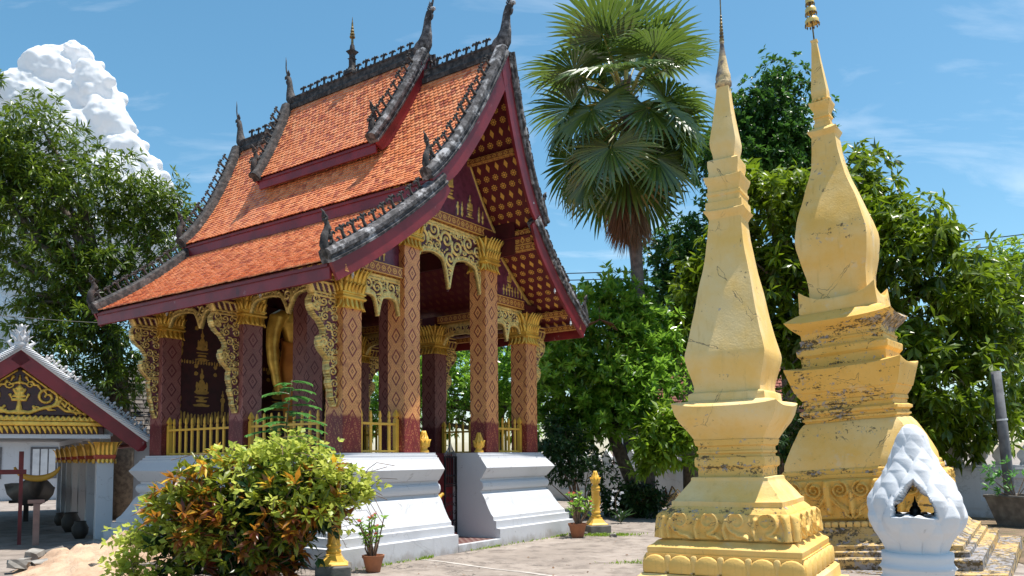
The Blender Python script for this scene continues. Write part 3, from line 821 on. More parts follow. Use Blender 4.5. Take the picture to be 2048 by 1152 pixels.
# --- back wall with stencilled mural
def mural():
    fs = []
    for uc_ in (.86, 2.7, 4.55):
        fs += [('s', uc_, 2.72, .72), ('s', uc_, 3.62, .60)]
        for dx_ in (-.48, .48): fs += [('t', uc_ + dx_, 2.55, .42), ('t', uc_ + dx_ * .95, 3.62, .4)]
    rosettes = [(x_, z_) for x_ in np.arange(.3, 5.3, .43) for z_ in (3.30, 3.45, 4.2)]
    def gl(X, Y):
        g = figures(X, Y, fs)
        for x_, z_ in rosettes: g = np.maximum(g, ell(X, Y, x_, z_, .05, .05))
        for x_ in np.arange(.12, 5.4, .075): g = np.maximum(g, ell(X, Y, x_, 2.42 + .04 * math.sin(x_ * 6), .03, .14))
        for x_ in np.arange(.12, 5.4, .06): g = np.maximum(g, ell(X, Y, x_, 3.52, .022, .05))
        return g * .85
    me = relief_mesh('mural', .02, TW - .02, ZP + .01, 4.9, .022, lambda x, y: y < 4.5 + np.minimum(x, TW - x) * .6, lambda X, Y: gl(X, Y) * .006, gl, lambda X, Y, d: (X, 2 * TC + .06 - d, Y), .04)
    return me
m = MB(); m.prism([(.01, ZP), (TW - .01, ZP), (TW - .01, 4.55), (TW - 1.2, 5.3), (1.2, 5.3), (.01, 4.55)], lambda x, y, t: (x, t, y), 2 * TC + .10, 2 * TC + .26); bw = m.build('back_wall', MAT['dark_maroon'], TEMPLE)
put('mural', mural(), bw, MAT['gilt_mural'])

# --- picket fences between the columns
def picket_mesh():
    m = MB(); w_, d_ = .026, .013
    m.add([(x * w_, y * d_, z) for z in (0, .545) for x, y in ((-1, -1), (1, -1), (1, 1), (-1, 1))], [(0, 1, 5, 4), (1, 2, 6, 5), (2, 3, 7, 6), (3, 0, 4, 7), (0, 3, 2, 1)])
    m.add([(x * k * w_, y * d_, z) for k, z in ((1, .545), (.55, .56), (.55, .572), (1.05, .60), (.85, .63), (.1, .69)) for x, y in ((-1, -1), (1, -1), (1, 1), (-1, 1))],
          [(i*4+j, i*4+(j+1)%4, i*4+4+(j+1)%4, i*4+4+j) for i in range(5) for j in range(4)] + [(20, 21, 22, 23)])
    me = m.mesh('picket'); me.materials.append(MAT['yellow_paint']); return me
def post_mesh():
    m = MB(); m.square([(.036, 0), (.036, .56), (.024, .575), (.024, .59), (.042, .615), (.036, .65), (.005, .725)]); me = m.mesh('post'); me.materials.append(MAT['yellow_paint']); return me
PKM, PSM = picket_mesh(), post_mesh()
def fence(p0, p1, n, posts):
    p0 = Vector((*p0, ZP)); p1 = Vector((*p1, ZP)); d = p1 - p0; L = d.length; ang = math.atan2(d.y, d.x)
    m = MB(); m.box(0, -.014, .012, L, .014, .045); m.box(0, -.030, .455, L, -.0135, .495)
    o = m.build('fence', MAT['yellow_paint'], TEMPLE, loc=p0, bevel=.003); o.rotation_euler = (0, 0, ang)
    for q in posts:
        k = put('post', PSM, o); k.location = (L * q + (.038 if q < .5 else -.038), .001, 0)
    a0 = .10 if 0 in posts else .03; a1 = L - (.10 if 1 in posts else .03)
    for i in range(n):
        k = put('picket', PKM, o); k.location = (a0 + (a1 - a0) * (i + .5) / n, 0, 0)
fence((TS + .01, .16), (TA - .0, .16), 4, (1,)); fence((TA + TB + TS + .0, .16), (2 * TA + TB - .0, .16), 4, (1,))
for k in range(2):
    fence((.14, (k + 1) * TC - .01), (.14, k * TC + TS + .01), 10, (0,)); fence((TW - .14, (k + 1) * TC - .01), (TW - .14, k * TC + TS + .01), 10, (0,))

# --- lotus buds on the plinth by the entrance
def bud_mesh(s=1.0):
    m = MB(); m.lathe([(.085, 0), (.09, .03), (.07, .05), (.06, .075), (.075, .10), (.105, .13), (.10, .18), (.075, .25), (.04, .31), (.012, .36)], 16)
    for r0, z0, h, n, fl, ph in ((.08, .10, .13, 9, .03, 0), (.085, .13, .15, 8, -.03, .35), (.07, .18, .16, 7, -.045, 0), (.05, .23, .15, 6, -.035, .3)):
        for k in range(n):
            a = 2 * PI * k / n + ph; od = Vector((math.cos(a), math.sin(a), 0)); petal(m, od * r0, od, Vector((-od.y, od.x, 0)), h, .075, fl, z0)
    return m.mesh('lotus_bud', smooth=True)
BUD = bud_mesh(); BUD.materials.append(MAT['yellow_paint'])
for u_ in (TA + TS + .16, TW - TA - TS - .16):
    o = put('lotus_bud', BUD, TEMPLE); o.location = (u_, .06, ZP)
# ------------------------------------------------------------------ the roof
def pz_main(t): return 8.74 - 2.3 * t + .415 * t * t
def pz_top(t): return 9.27 - 2.3 * t + .415 * t * t
def pz_skirt(t):
    q = t - 1.55; return 5.85 - .9 * q + .08 * q * q
SEC = {
  'main': (pz_main, 0.0, 1.634, lambda z: -.863 - .124 * (z - 6.087), lambda z: 5.98 + .155 * (z - 6.087)),
  'top': (pz_top, 0.0, 1.02, lambda z: .97 - .16 * (z - 7.35), lambda z: 4.36 + .14 * (z - 7.35)),
  'skirt': (pz_skirt, 1.46, 3.546, lambda z: -.656 - .125 * (z - 4.4), lambda z: 5.74 + .14 * (z - 4.4)),
}
def spt(pz, sg, t, v): return Vector((UC + sg * t, v, pz(t)))
def snorm(pz, sg, t):
    s_ = (pz(t + .001) - pz(t - .001)) / .002
    return Vector((-sg * s_, 0, 1)).normalized()

ROOF = None
def deck(secname, mat, thick=.07):
    """closed roof slab (both slopes) with metre UVs on its underside"""
    pz, t0, t1, vf, vr = SEC[secname]; n = 12; out_ = []
    for sg in (-1, 1):
        V = []; F = []; UV = []
        arc = 0; prev = None
        for i in range(n + 1):
            t = t0 + (t1 - t0) * i / n; z_ = pz(t); N = snorm(pz, sg, t)
            if prev is not None: arc += math.hypot(t - prev[0], z_ - prev[1])
            prev = (t, z_)
            for k, v_ in ((0, vf(z_)), (1, vr(z_))):
                p = spt(pz, sg, t, v_); q = p - N * thick
                if i == 0 and t0 == 0: q = Vector((p.x, p.y, p.z - thick * 2.4))
                V += [p, q]; UV += [(v_, arc), (v_, arc)]
        for i in range(n):
            a = i * 4; F += [(a, a+4, a+6, a+2), (a+1, a+3, a+7, a+5), (a, a+1, a+5, a+4), (a+2, a+6, a+7, a+3)]
        F += [(0, 2, 3, 1), (n*4, n*4+1, n*4+3, n*4+2)]
        out_.append((V, F, UV))
    m = MB(); uv = []
    for V, F, UV in out_: m.add(V, F); uv += UV
    me = m.mesh('roof'); l = me.uv_layers.new(name='UVMap')
    idx = np.zeros(len(me.loops), np.int32); me.loops.foreach_get('vertex_index', idx)
    l.data.foreach_set('uv', np.array(uv, np.float32)[idx].ravel())
    return me
ROOF = put('roof', deck('main', None), TEMPLE, MAT['stencil_soffit'])
put('roof_deck', deck('top', None), ROOF, MAT['maroon']); put('roof_deck', deck('skirt', None), ROOF, MAT['stencil_soffit'])

# --- tiles: fish-scale, laid row by row; the nearest are objects of their own
TWD, TEX, TLEN = .102, .088, .155
def tile_template():
    w_ = TWD * .485; P2 = [(-w_, 0), (w_, 0)] + [(w_ * math.cos(a), TLEN - w_ * .95 + w_ * .95 * math.sin(a)) for a in np.linspace(0, PI, 7)]
    P2 = [(x, y) for x, y in P2]; th = .017
    n = len(P2); V = [(x, y, 0.004 + .030 * (y / TLEN)) for x, y in P2] + [(x, y, 0.004 + .030 * (y / TLEN) + th + .002 * (1 - (x / w_) ** 2)) for x, y in P2]
    c = len(V); V.append((0, TLEN * .55, .030 * .55 + .004 + th + .003))
    F = []
    for i in range(n):
        k = (i + 1) % n; F += [(i, k, n + k), (i, n + k, n + i), (n + i, n + k, c)]
    return np.array(V, np.float32), np.array(F, np.int32)
TV, TF = tile_template()
camloc = np.array(TEMPLE.matrix_world.inverted() @ CAMPOS) if False else None
_tm = Matrix.Translation(TEMPLE.location) @ Matrix.Rotation(TEMPLE.rotation_euler.z, 4, 'Z'); CAML = _tm.inverted() @ CAMPOS
tiles = []
rg = random.Random(21)
for sec, (pz, t0, t1, vf, vr) in SEC.items():
    for sg in (-1, 1):
        # arclength table from the eave upward
        ts = np.linspace(t0, t1, 400); zs = np.array([pz(t) for t in ts]); al = np.concatenate([[0], np.cumsum(np.hypot(np.diff(ts), np.diff(zs)))]); Ltot = al[-1]
        row = 0; s_ = Ltot - TLEN + .03
        while s_ > -.02:
            t = float(np.interp(max(s_, 0), al, ts)); z_ = pz(t); N = snorm(pz, sg, t)
            D = Vector((sg * N.z, 0, -sg * N.x)) if sg > 0 else Vector((-N.z, 0, N.x))
            D = D.normalized()
            if D.z > 0: D = -D
            a_, b_ = vf(z_) + .05, vr(z_) - .05
            nn = int((b_ - a_) / TWD); off = (row % 2) * TWD / 2
            for k in range(nn + 1):
                v_ = a_ + off + k * TWD
                if v_ > b_: break
                p = spt(pz, sg, t, v_) + N * .006
                tiles.append((sec, sg, p, N, D, rg.random(), v_))
            row += 1; s_ -= TEX
vis = [(i, (t_[2] - CAML).length) for i, t_ in enumerate(tiles) if t_[1] < 0 and not (t_[0] == 'skirt')]
vis.sort(key=lambda q: q[1]); near = set(i for i, _ in vis[:300])
def tile_frame(N, D): 
    X = D.cross(N).normalized(); return np.array([[X.x, D.x, N.x], [X.y, D.y, N.y], [X.z, D.z, N.z]], np.float32)
VV = []; FF = []; TT = []; c = 0
variants = []
for k in range(8):
    tone = (.05, .2, .35, .5, .6, .7, .85, 1.0)[k]
    me = fastmesh('roof_tile', TV, TF, {'tone': np.full(len(TV), tone)}); me.materials.append(MAT['roof_tile']); variants.append(me)
for i, (sec, sg, p, N, D, r_, v_) in enumerate(tiles):
    R_ = tile_frame(N, D)
    j = Matrix.Rotation(rg.uniform(-.035, .035), 3, 'Z') @ Matrix.Rotation(rg.uniform(-.03, .03), 3, 'X')
    R_ = R_ @ np.array(j, np.float32)
    if i in near:
        o = put('roof_tile', variants[min(7, int(r_ * 8))], ROOF)
        M4 = Matrix(R_.tolist()).to_4x4(); M4.translation = p; o.matrix_local = M4
    else:
        VV.append(TV @ R_.T + np.array(p, np.float32)); FF.append(TF + c); TT.append(np.full(len(TV), r_, np.float32)); c += len(TV)
tag(put('roof_tiles', fastmesh('roof_tiles', np.concatenate(VV), np.concatenate(FF), {'tone': np.concatenate(TT)}), ROOF, MAT['roof_tile']), kind='stuff')

# --- eave fascias
def fascia(sec, h, drop):
    pz, t0, t1, vf, vr = SEC[sec]; z1 = pz(t1)
    for sg in (-1, 1):
        m = MB(); x0 = UC + sg * (t1 - .055); x1 = UC + sg * (t1 - .005)
        m.box(min(x0, x1), vf(z1) + .03, z1 - drop - h, max(x0, x1), vr(z1) - .03, z1 - drop)
        m.build('fascia', MAT['maroon_board'], ROOF, bevel=.008)
        m = MB(); x0 = UC + sg * (t1 - .05); x1 = UC + sg * (t1 + .018); m.box(min(x0, x1), vf(z1) + .05, z1 - drop - .035, max(x0, x1), vr(z1) - .05, z1 - drop + .012)
        m.build('eave_batten', MAT['maroon'], ROOF)
fascia('main', .215, .03); fascia('top', .19, .03); fascia('skirt', .215, .03)
# closing boards between main eave and skirt, purlins carrying the overhang
for sg in (-1, 1):
    m = MB(); x0 = UC + sg * 1.42; x1 = UC + sg * 1.47; m.box(min(x0, x1), -.35, 5.55, max(x0, x1), TL + .35, 6.2); m.build('wall_plate', MAT['dark_maroon'], ROOF)
    for (t_, z_, h_) in ((1.50, 5.88, .13), (1.50, 5.60, .12), (2.92, 4.52, .10), (3.28, 4.27, .10)):
        x0 = UC + sg * (t_ - .05); x1 = UC + sg * (t_ + .05)
        uvbox('purlin', 'stencil_band', ROOF, (min(x0, x1), -.72 if t_ > 2 else -.80, z_), (max(x0, x1), TL + .4, z_ + h_), 'y')
    uvbox('purlin', 'stencil_band', ROOF, (min(UC + sg * 1.46, UC + sg * 1.49), -.74, 5.72), (max(UC + sg * 1.46, UC + sg * 1.49), TL + .4, 5.88), 'y')
    uvbox('purlin', 'stencil_band', ROOF, (min(UC + sg * .55, UC + sg * .65), -.95, 7.16), (max(UC + sg * .55, UC + sg * .65), TL + .4, 7.26), 'y')

# --- ridges
def ridge(v0, v1, z0):
    m = MB(); P2 = [(-.10, -.06), (.10, -.06), (.115, .02), (.10, .05), (.085, .06), (.085, .16), (.10, .175), (.10, .205), (.05, .235), (-.05, .235), (-.10, .205), (-.10, .175), (-.085, .16), (-.085, .06), (-.10, .05), (-.115, .02)]
    m.prism(P2, lambda x, y, t: (UC + x, t, z0 + y), v0, v1); return m.build('ridge', MAT['ridge_stone'], ROOF)
zf = 8.74; zt = 9.27
ridge(SEC['main'][3](zf) + .1, .72, zf); ridge(4.62, SEC['main'][4](zf) - .1, zf); ridge(SEC['top'][3](zt) + .08, SEC['top'][4](zt) - .08, zt)

# --- verges: maroon bargeboard with a weathered coping
def verge(sec, sg, front, board=.27, bt=.055):
    pz, t0, t1, vf, vr = SEC[sec]; n = 22; vo = -1 if front else 1
    ta = t0 if t0 > 0 else .0; tb = t1 + .035
    if sec == 'skirt': ta = 1.30
    fr = []
    for i in range(n + 1):
        t = ta + (tb - ta) * i / n; z_ = pz(t); v_ = vf(z_) if front else vr(z_); N = snorm(pz, sg, max(t, .02)); fr.append((Vector((UC + sg * t, v_, z_)), N, i / n))
    def sweep(sect, name, mat, parent, scale=None, bevel=0):
        V = []; F = []; k = len(sect)
        for p, N, q in fr:
            f_ = scale(q) if scale else 1
            for a_, b_ in sect: V.append(p + Vector((0, vo * a_, 0)) + N * (b_ * f_))
        for i in range(n):
            for j in range(k): F.append((i*k+j, i*k+(j+1)%k, (i+1)*k+(j+1)%k, (i+1)*k+j))
        F += [tuple(range(k)), tuple(range(n*k, n*k+k))]
        m = MB(); m.add(V, F); return m.build(name, mat, parent, autos=35)
    end = (lambda q: 1 - .35 * max(0, q - .8) / .2) if sec != 'skirt' else (lambda q: 1 - .5 * max(0, .15 - q) / .15)
    sweep([(0, -board), (bt, -board), (bt, .0), (0, .0)], 'bargeboard', MAT['maroon_board'], ROOF, end)
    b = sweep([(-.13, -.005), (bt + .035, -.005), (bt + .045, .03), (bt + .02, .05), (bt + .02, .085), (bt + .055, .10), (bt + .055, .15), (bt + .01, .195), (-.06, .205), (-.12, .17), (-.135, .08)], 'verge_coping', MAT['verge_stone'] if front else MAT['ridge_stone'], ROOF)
    return fr, vo, bt
def hook_mesh():
    m = MB(); r_ = .017
    m.tube([(0, 0, 0), (.005, 0, .05), (0, 0, .10)], [.028, .019, .017], 5)
    for k in (-1, 1): m.tube([(0, 0, .085), (k * .022, 0, .118), (k * .05, 0, .125), (k * .066, 0, .107), (k * .055, 0, .092)], [r_, r_, r_, r_ * .9, .005], 5)
    m.tube([(0, 0, .1), (0, 0, .135), (.006, 0, .15)], [.012, .016, .006], 5)
    m.tube([(.07, 0, 0), (.072, 0, .03), (.085, 0, .048), (.10, 0, .04)], [.013, .012, .011, .005], 5)
    return m.mesh('crest_hook')
HOOK = hook_mesh(); HOOK.materials.append(MAT['ridge_stone'])
HOOK2 = HOOK
def hang_hong(parent):
    """curled serpent ornament at the foot of a verge; x outward, z up"""
    m = MB()
    m.tube([(0, 0, -.02), (.05, 0, .02), (.10, 0, .10), (.095, 0, .20), (.06, 0, .28), (.055, 0, .34), (.085, 0, .385), (.125, 0, .375)], [.05, .06, .062, .05, .04, .036, .032, .012], 8, ((0, 1, 0), .6))
    for (x_, z_, a_) in ((.0, .12, 2.6), (-.01, .19, 2.4), (-.005, .26, 2.2), (.03, .36, 1.9), (.06, .40, 1.6)):
        m.tube([(x_ + .05, 0, z_), (x_ + .05 + .06 * math.cos(a_), 0, z_ + .06 * math.sin(a_)), (x_ + .05 + .075 * math.cos(a_ - .5), 0, z_ + .10 * math.sin(a_ - .5))], [.026, .018, .004], 5)
    m.tube([(.10, 0, .05), (-.02, 0, .10), (-.045, 0, .17), (-.01, 0, .19)], [.035, .03, .022, .006], 6)
    return m.mesh('verge_finial', smooth=True)
HH = hang_hong(None); HH.materials.append(MAT['ridge_stone'])
def horn_mesh():
    """apex horn: x outward along the ridge, z up"""
    m = MB()
    m.tube([(-.24, 0, .10), (-.12, 0, .17), (-.03, 0, .27), (.01, 0, .42), (.02, 0, .58), (.035, 0, .72), (.075, 0, .82), (.13, 0, .87)], [.12, .16, .14, .105, .080, .068, .068, .055], 9)
    m.tube([(.09, 0, .85), (.15, 0, .88), (.20, 0, .87), (.225, 0, .83)], [.055, .05, .035, .006], 7)
    m.tube([(.12, 0, .82), (.15, 0, .76), (.14, 0, .70), (.12, 0, .66)], [.02, .03, .022, .004], 6)
    m.tube([(.07, 0, .84), (.12, 0, .94), (.16, 0, 1.02), (.185, 0, 1.14), (.185, 0, 1.30), (.20, 0, 1.42)], [.045, .032, .022, .018, .014, .003], 7)
    for k in range(4): m.tube([(.08 + k * .015, 0, .88 + k * .03), (.03 + k * .02, 0, .92 + k * .035), (.03 + k * .02, 0, .96 + k * .035)], [.022, .014, .003], 5)
    return m.mesh('roof_horn', smooth=True)
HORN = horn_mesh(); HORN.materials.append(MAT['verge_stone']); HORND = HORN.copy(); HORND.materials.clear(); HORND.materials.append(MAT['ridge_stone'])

for sec in ('main', 'top', 'skirt'):
    for front in (True, False):
        for sg in (-1, 1):
            fr, vo, bt = verge(sec, sg, front)
            # hooks along the coping
            L = 0; last = None; acc = .1
            seq = fr[2:-2] if sec != 'skirt' else fr[3:-1]
            for (p, N, q), (p2, N2, q2) in zip(seq[:-1], seq[1:]):
                d = (p2 - p).length; 
                while acc < d:
                    f_ = acc / d; c_ = p.lerp(p2, f_) + Vector((0, vo * -.02, 0)) + N * .19
                    o = put('crest_hook', HOOK2 if front else HOOK, ROOF)
                    X = (p2 - p).normalized(); Yv = N.cross(X).normalized(); Z = X.cross(Yv).normalized()
                    M4 = Matrix(((X.x, Yv.x, Z.x, c_.x), (X.y, Yv.y, Z.y, c_.y), (X.z, Yv.z, Z.z, c_.z), (0, 0, 0, 1))) @ Matrix.Scale(rg.uniform(1.15, 1.5), 4)
                    o.matrix_local = M4
                    acc += .235
                acc -= d
            p, N, q = fr[-1]
            o = put('verge_finial', HH, ROOF); o.location = p + Vector((sg * -.04, vo * .0, .10)); o.rotation_euler = (0, 0, 0 if sg > 0 else PI); o.scale = (1.3,) * 3
    if sec != 'skirt':
        pz, t0, t1, vf, vr = SEC[sec]
        for front in (True, False):
            z_ = pz(0); v_ = vf(z_) if front else vr(z_)
            o = put('roof_horn', HORN if front else HORND, ROOF); o.location = (UC, v_, z_ + .0); o.rotation_euler = (0, 0, -PI / 2 if front else PI / 2)
            if not front: o.scale = (.85, .8, .88)
for v0, v1, z_ in ((SEC['main'][3](zf) + .42, .62, zf), (4.75, SEC['main'][4](zf) - .42, zf), (SEC['top'][3](zt) + .42, 2.52, zt), (2.86, SEC['top'][4](zt) - .42, zt)):
    n = int((v1 - v0) / .215)
    for k in range(n + 1):
        o = put('crest_hook', HOOK, ROOF); o.location = (UC, v0 + (v1 - v0) * k / max(1, n), z_ + .225); s_ = rg.uniform(1.15, 1.4); o.rotation_euler = (rg.uniform(-.08, .08), 0, (PI / 2 if v0 < 2.6 else -PI / 2)); o.scale = (s_,) * 3
# ridge spire
m = MB()
m.square([(.13, 0), (.13, .06), (.07, .14), (.05, .20), (.05, .34), (.07, .36), (.045, .38), (.045, .44), (.085, .50), (.095, .52), (.04, .56), (.03, .66)], c=(UC, 2.69, zt + .20))
sp_ = m.build('ridge_spire', MAT['ridge_stone'], ROOF)
m = MB(); pr = [(.03, .66), (.022, .80)]
for k in range(5): pr += [(.055 - .009 * k, .81 + k * .062), (.060 - .010 * k, .835 + k * .062), (.020, .865 + k * .062)]
pr += [(.012, 1.16), (.003, 1.26)]
m.lathe(pr, 12, (UC, 2.69, zt + .20)); m.build('tiered_parasol', simple('old_gilt', (.30, .20, .06), (.05, .045, .04), 18, .45, .4), sp_)

# --- gable walls (front and rear) following the underside of the roof
def gable(front):
    def under(x):
        t = np.abs(x - UC); return np.where(t < 1.45, 8.74 - 2.3 * t + .415 * t * t - .22, 5.85 - .9 * (t - 1.55) + .08 * (t - 1.55) ** 2 - .14)
    def bot(x): return np.where((x > TA + .1) & (x < TW - TA - .1), 6.03, 4.79)
    ins = lambda x, y: (y < under(x)) & (y > bot(x))
    fs = [('s', UC, 6.45, .62), ('s', UC, 7.2, .4)]
    for k in (-1, 1):
        fs += [('s', UC + k * .62, 6.2, .42), ('t', UC + k * .25, 6.12, .30), ('t', UC + k * .38, 6.12, .28), ('t', UC + k * .9, 6.12, .30), ('t', UC + k * 1.02, 6.12, .25)]
        cx = UC + k * 2.05
        fs += [('s', cx - k * .15, 5.06, .36)] + [('t', cx + k * d_, 4.86, .2) for d_ in (-.35, -.25, -.15, -.05, .05, .15, .28, .38)]
    def gl(X, Y):
        g = figures(X, Y, fs)
        edge = np.clip((Y - under(X) + .11) * 20, 0, 1); g = np.maximum(g, edge)
        return g
    v_ = .17 if front else TL - .17; sgn = -1 if front else 1
    me = relief_mesh('gable_panel', 0, TW, 4.75, 8.6, .02 if front else .05, ins, lambda X, Y: gl(X, Y) * .03, gl, lambda X, Y, d: (X if front else TW - X, v_ + sgn * d, Y), .08)
    return put('gable_panel', me, TEMPLE, MAT['gilt_purple'])
gable(True); gable(False)
# ceiling boards inside
m = MB(); m.box(TA + .1, .3, 6.2, TW - TA - .1, TL - .3, 6.25); m.build('ceiling', MAT['dark_maroon'], TEMPLE)
# little bells hanging from the eaves
m = MB(); m.tube([(0, 0, 0), (0, 0, -.10)], .003, 4); m.lathe([(.004, -.10), (.016, -.115), (.02, -.15), (.026, -.17)], 8); m.tube([(0, 0, -.16), (0, 0, -.20)], [.004, .012], 5)
BELL = m.mesh('eave_bell'); BELL.materials.append(MAT['white_metal'])
for p in ((.0, -.2, 4.55), (UC + 1.5, -.85, 6.0), (UC + 2.2, -.78, 5.05), (UC + 2.9, -.72, 4.5), (UC + 1.2, -.95, 6.55), (UC + .7, -1.0, 7.25), (-.55, 1.3, 4.35), (-.55, 3.9, 4.35)):
    o = put('eave_bell', BELL, ROOF); o.location = p
# ------------------------------------------------------------------ stupas
def stupa_root(name, label, x, y, yaw, lean):
    o = thing(name, label, 'stupa')
    M = Matrix.Translation((x, y, 0)) @ Matrix.Rotation(lean, 4, 'Y') @ Matrix.Rotation(-yaw, 4, 'Z')
    o.matrix_world = M
    return o
def wob(me, amp, sc=3.0):
    """hand-plastered unevenness"""
    from mathutils import noise
    for v in me.vertices: v.co += noise.noise_vector(v.co * sc) * amp
def square_part(name, mat, parent, prof, sub=10, amp=.006, autos=32):
    m = MB(); m.square(prof, sub=sub); o = m.build(name, MAT[mat], parent); wob(o.data, amp)
    o.data.polygons.foreach_set('use_smooth', [True] * len(o.data.polygons)); o.data.set_sharp_from_angle(angle=math.radians(autos))
    return o
def dense(prof, step=.06):
    out_ = []
    for a, b in zip(prof[:-1], prof[1:]):
        n = max(1, int(math.hypot(b[0] - a[0], b[1] - a[1]) / step))
        for i in range(n): out_.append(tuple(a[k] + (b[k] - a[k]) * i / n if k < len(a) and k < len(b) else 0 for k in range(3)) if len(a) > 2 and len(b) > 2 else (a[0] + (b[0] - a[0]) * i / n, a[1] + (b[1] - a[1]) * i / n, (a[2] if len(a) > 2 else 0) * (1 - i / n) + (b[2] if len(b) > 2 else 0) * i / n))
    return out_ + [prof[-1]]

ST1 = stupa_root('stupa', 'slender yellow stupa in front, lotus petal base and thin spire', 2.656, 9.3, .533, -.009)
square_part('base_step', 'stupa_ochre', ST1, dense([(1.02, 0), (1.02, .13), (.94, .14), (.93, .27), (.905, .285), (.895, .30)]))
square_part('petal_course', 'stupa_ochre_mould', ST1, dense([(.84, .30), (.845, .50), (.85, .52)]))
square_part('ledge', 'stupa_ochre_mould', ST1, dense([(.83, .52), (.835, .545), (.835, .585), (.815, .605), (.78, .62), (.74, .66)]))
square_part('scroll_block', 'stupa_ochre_mould', ST1, dense([(.70, .66), (.725, .72), (.725, .80), (.705, .905), (.66, .985), (.612, 1.03)], .04))
square_part('flared_foot', 'stupa_ochre', ST1, dense([(.61, 1.03), (.612, 1.085), (.595, 1.095), (.585, 1.10), (.548, 1.155), (.50, 1.22), (.44, 1.30), (.434, 1.315), (.432, 1.343), (.42, 1.352)], .05))
square_part('moulding', 'stupa_ochre_mould', ST1, dense([(.366, 1.35), (.366, 1.445), (.372, 1.455), (.394, 1.475), (.397, 1.50), (.397, 1.545), (.39, 1.575), (.36, 1.585), (.356, 1.612), (.375, 1.625), (.375, 1.645), (.36, 1.655), (.36, 1.70), (.385, 1.712), (.40, 1.775)], .05))
square_part('cornice', 'stupa_ochre', ST1, dense([(.39, 1.775), (.405, 1.80, .0), (.45, 1.872, .005), (.52, 1.965, .015), (.56, 2.04, .03), (.585, 2.13, .045), (.59, 2.148, .045), (.575, 2.165, .04), (.44, 2.225, .0)], .04))
square_part('bulb', 'stupa_ochre', ST1, dense([(.435, 2.22), (.432, 2.295), (.425, 2.31), (.38, 2.33), (.374, 2.385), (.39, 2.47), (.42, 2.577), (.447, 2.69), (.452, 2.746), (.446, 2.79), (.40, 3.00), (.36, 3.22), (.303, 3.538), (.262, 3.76), (.232, 3.95), (.205, 4.18), (.186, 4.388)], .07), amp=.01)
square_part('cap_moulding', 'stupa_ochre', ST1, dense([(.186, 4.385), (.20, 4.42, .0), (.235, 4.46, .015), (.238, 4.475, .015), (.215, 4.50, .0), (.212, 4.59), (.19, 4.60), (.187, 4.66), (.20, 4.68), (.20, 4.71), (.186, 4.72), (.187, 4.785), (.205, 4.82, .0), (.22, 4.865, .012), (.222, 4.885, .012), (.175, 4.91), (.17, 4.965), (.182, 5.03), (.182, 5.10), (.165, 5.115), (.13, 5.13)], .05), 6)
square_part('upper_bulb', 'stupa_ochre', ST1, dense([(.125, 5.13), (.128, 5.176), (.148, 5.27), (.153, 5.34), (.137, 5.464), (.104, 5.685), (.082, 5.88), (.070, 6.03)], .06), 4)
m = MB(); m.lathe([(.075, 6.03), (.098, 6.055), (.10, 6.10), (.085, 6.12), (.092, 6.15), (.088, 6.19), (.075, 6.23), (.055, 6.35), (.033, 6.50), (.022, 6.59), (.028, 6.60), (.028, 6.615)], 14)
weathered('spire_flaked', (.12, .10, .10), (.33, .27, .20), (.62, .46, .24), .50)
sp1 = m.build('spire', MAT['spire_flaked'], ST1, smooth=True)
pr = [(.026, 6.61)]
for k in range(8): pr += [(.030 - .0024 * k, 6.63 + .042 * k), (.030 - .0024 * k, 6.645 + .042 * k), (.017 - .0012 * k, 6.655 + .042 * k)]
pr += [(.008, 6.99), (.006, 7.7), (.001, 7.9)]
m = MB(); m.lathe(pr, 10); m.build('ringed_tip', MAT['old_gilt'], sp1)

def course_relief(parent, name, mat, hw0, hw1, z0, z1, strokes, depth_, res=.014, fills=None):
    """carved band on each of the four faces, following the (possibly sloping) face"""
    def hgt(X, Y):
        h = np.sqrt(field(X, Y, strokes))
        if fills: h = np.maximum(h, fills(X, Y))
        return h * depth_
    hm = max(hw0, hw1)
    for k in range(4):
        ca, sa = math.cos(k * PI / 2), math.sin(k * PI / 2)
        def fn(X, Y, d):
            q = (Y - z0) / (z1 - z0); hw = hw0 + (hw1 - hw0) * q
            xx = X * hw / hm; yy = -(hw + d)
            return ca * xx - sa * yy, sa * xx + ca * yy, Y
        me = relief_mesh(name, -hm, hm, z0, z1, res, lambda x, y: x > -9, hgt, None, fn, .02)
        put(name, me, parent, MAT[mat])
# rows of upright petals (each one a part) on the petal course of the front stupa
def petal_block(wd, h, t):
    m = MB(); n = 10; V = []; P2 = [(-wd / 2, 0), (wd / 2, 0)] + [(wd / 2 * math.cos(a), h - wd * .42 + wd * .42 * math.sin(a)) for a in np.linspace(0, PI, 9)]
    P3 = [(x * .86, .012 + (y - .012) * .93 if y > .01 else .012) for x, y in P2]
    k = len(P2); V = [(x, 0, y) for x, y in P2] + [(x, -t * .7, y) for x, y in P2] + [(x, -t, y) for x, y in P3]
    F = []
    for a_ in (0, k):
        for i in range(k): j = (i + 1) % k; F.append((a_ + i, a_ + j, a_ + k + j, a_ + k + i))
    F.append(tuple(range(2 * k, 3 * k))); m.add(V, F); me = m.mesh('petal', smooth=True); me.set_sharp_from_angle(angle=math.radians(50)); return me
PB = petal_block(.265, .205, .045); PB.materials.append(MAT['stupa_ochre_mould']); PBS = petal_block(.07, .185, .03); PBS.materials.append(MAT['stupa_ochre'])
for k in range(4):
    R_ = Matrix.Rotation(k * PI / 2, 4, 'Z')
    for i in range(6):
        o = put('petal', PB, ST1); o.matrix_local = R_ @ Matrix.Translation((-.735 + i * .294, -.842, .305))
        if i < 5: o = put('petal', PBS, ST1); o.matrix_local = R_ @ Matrix.Translation((-.588 + i * .294, -.842, .325))
S = []
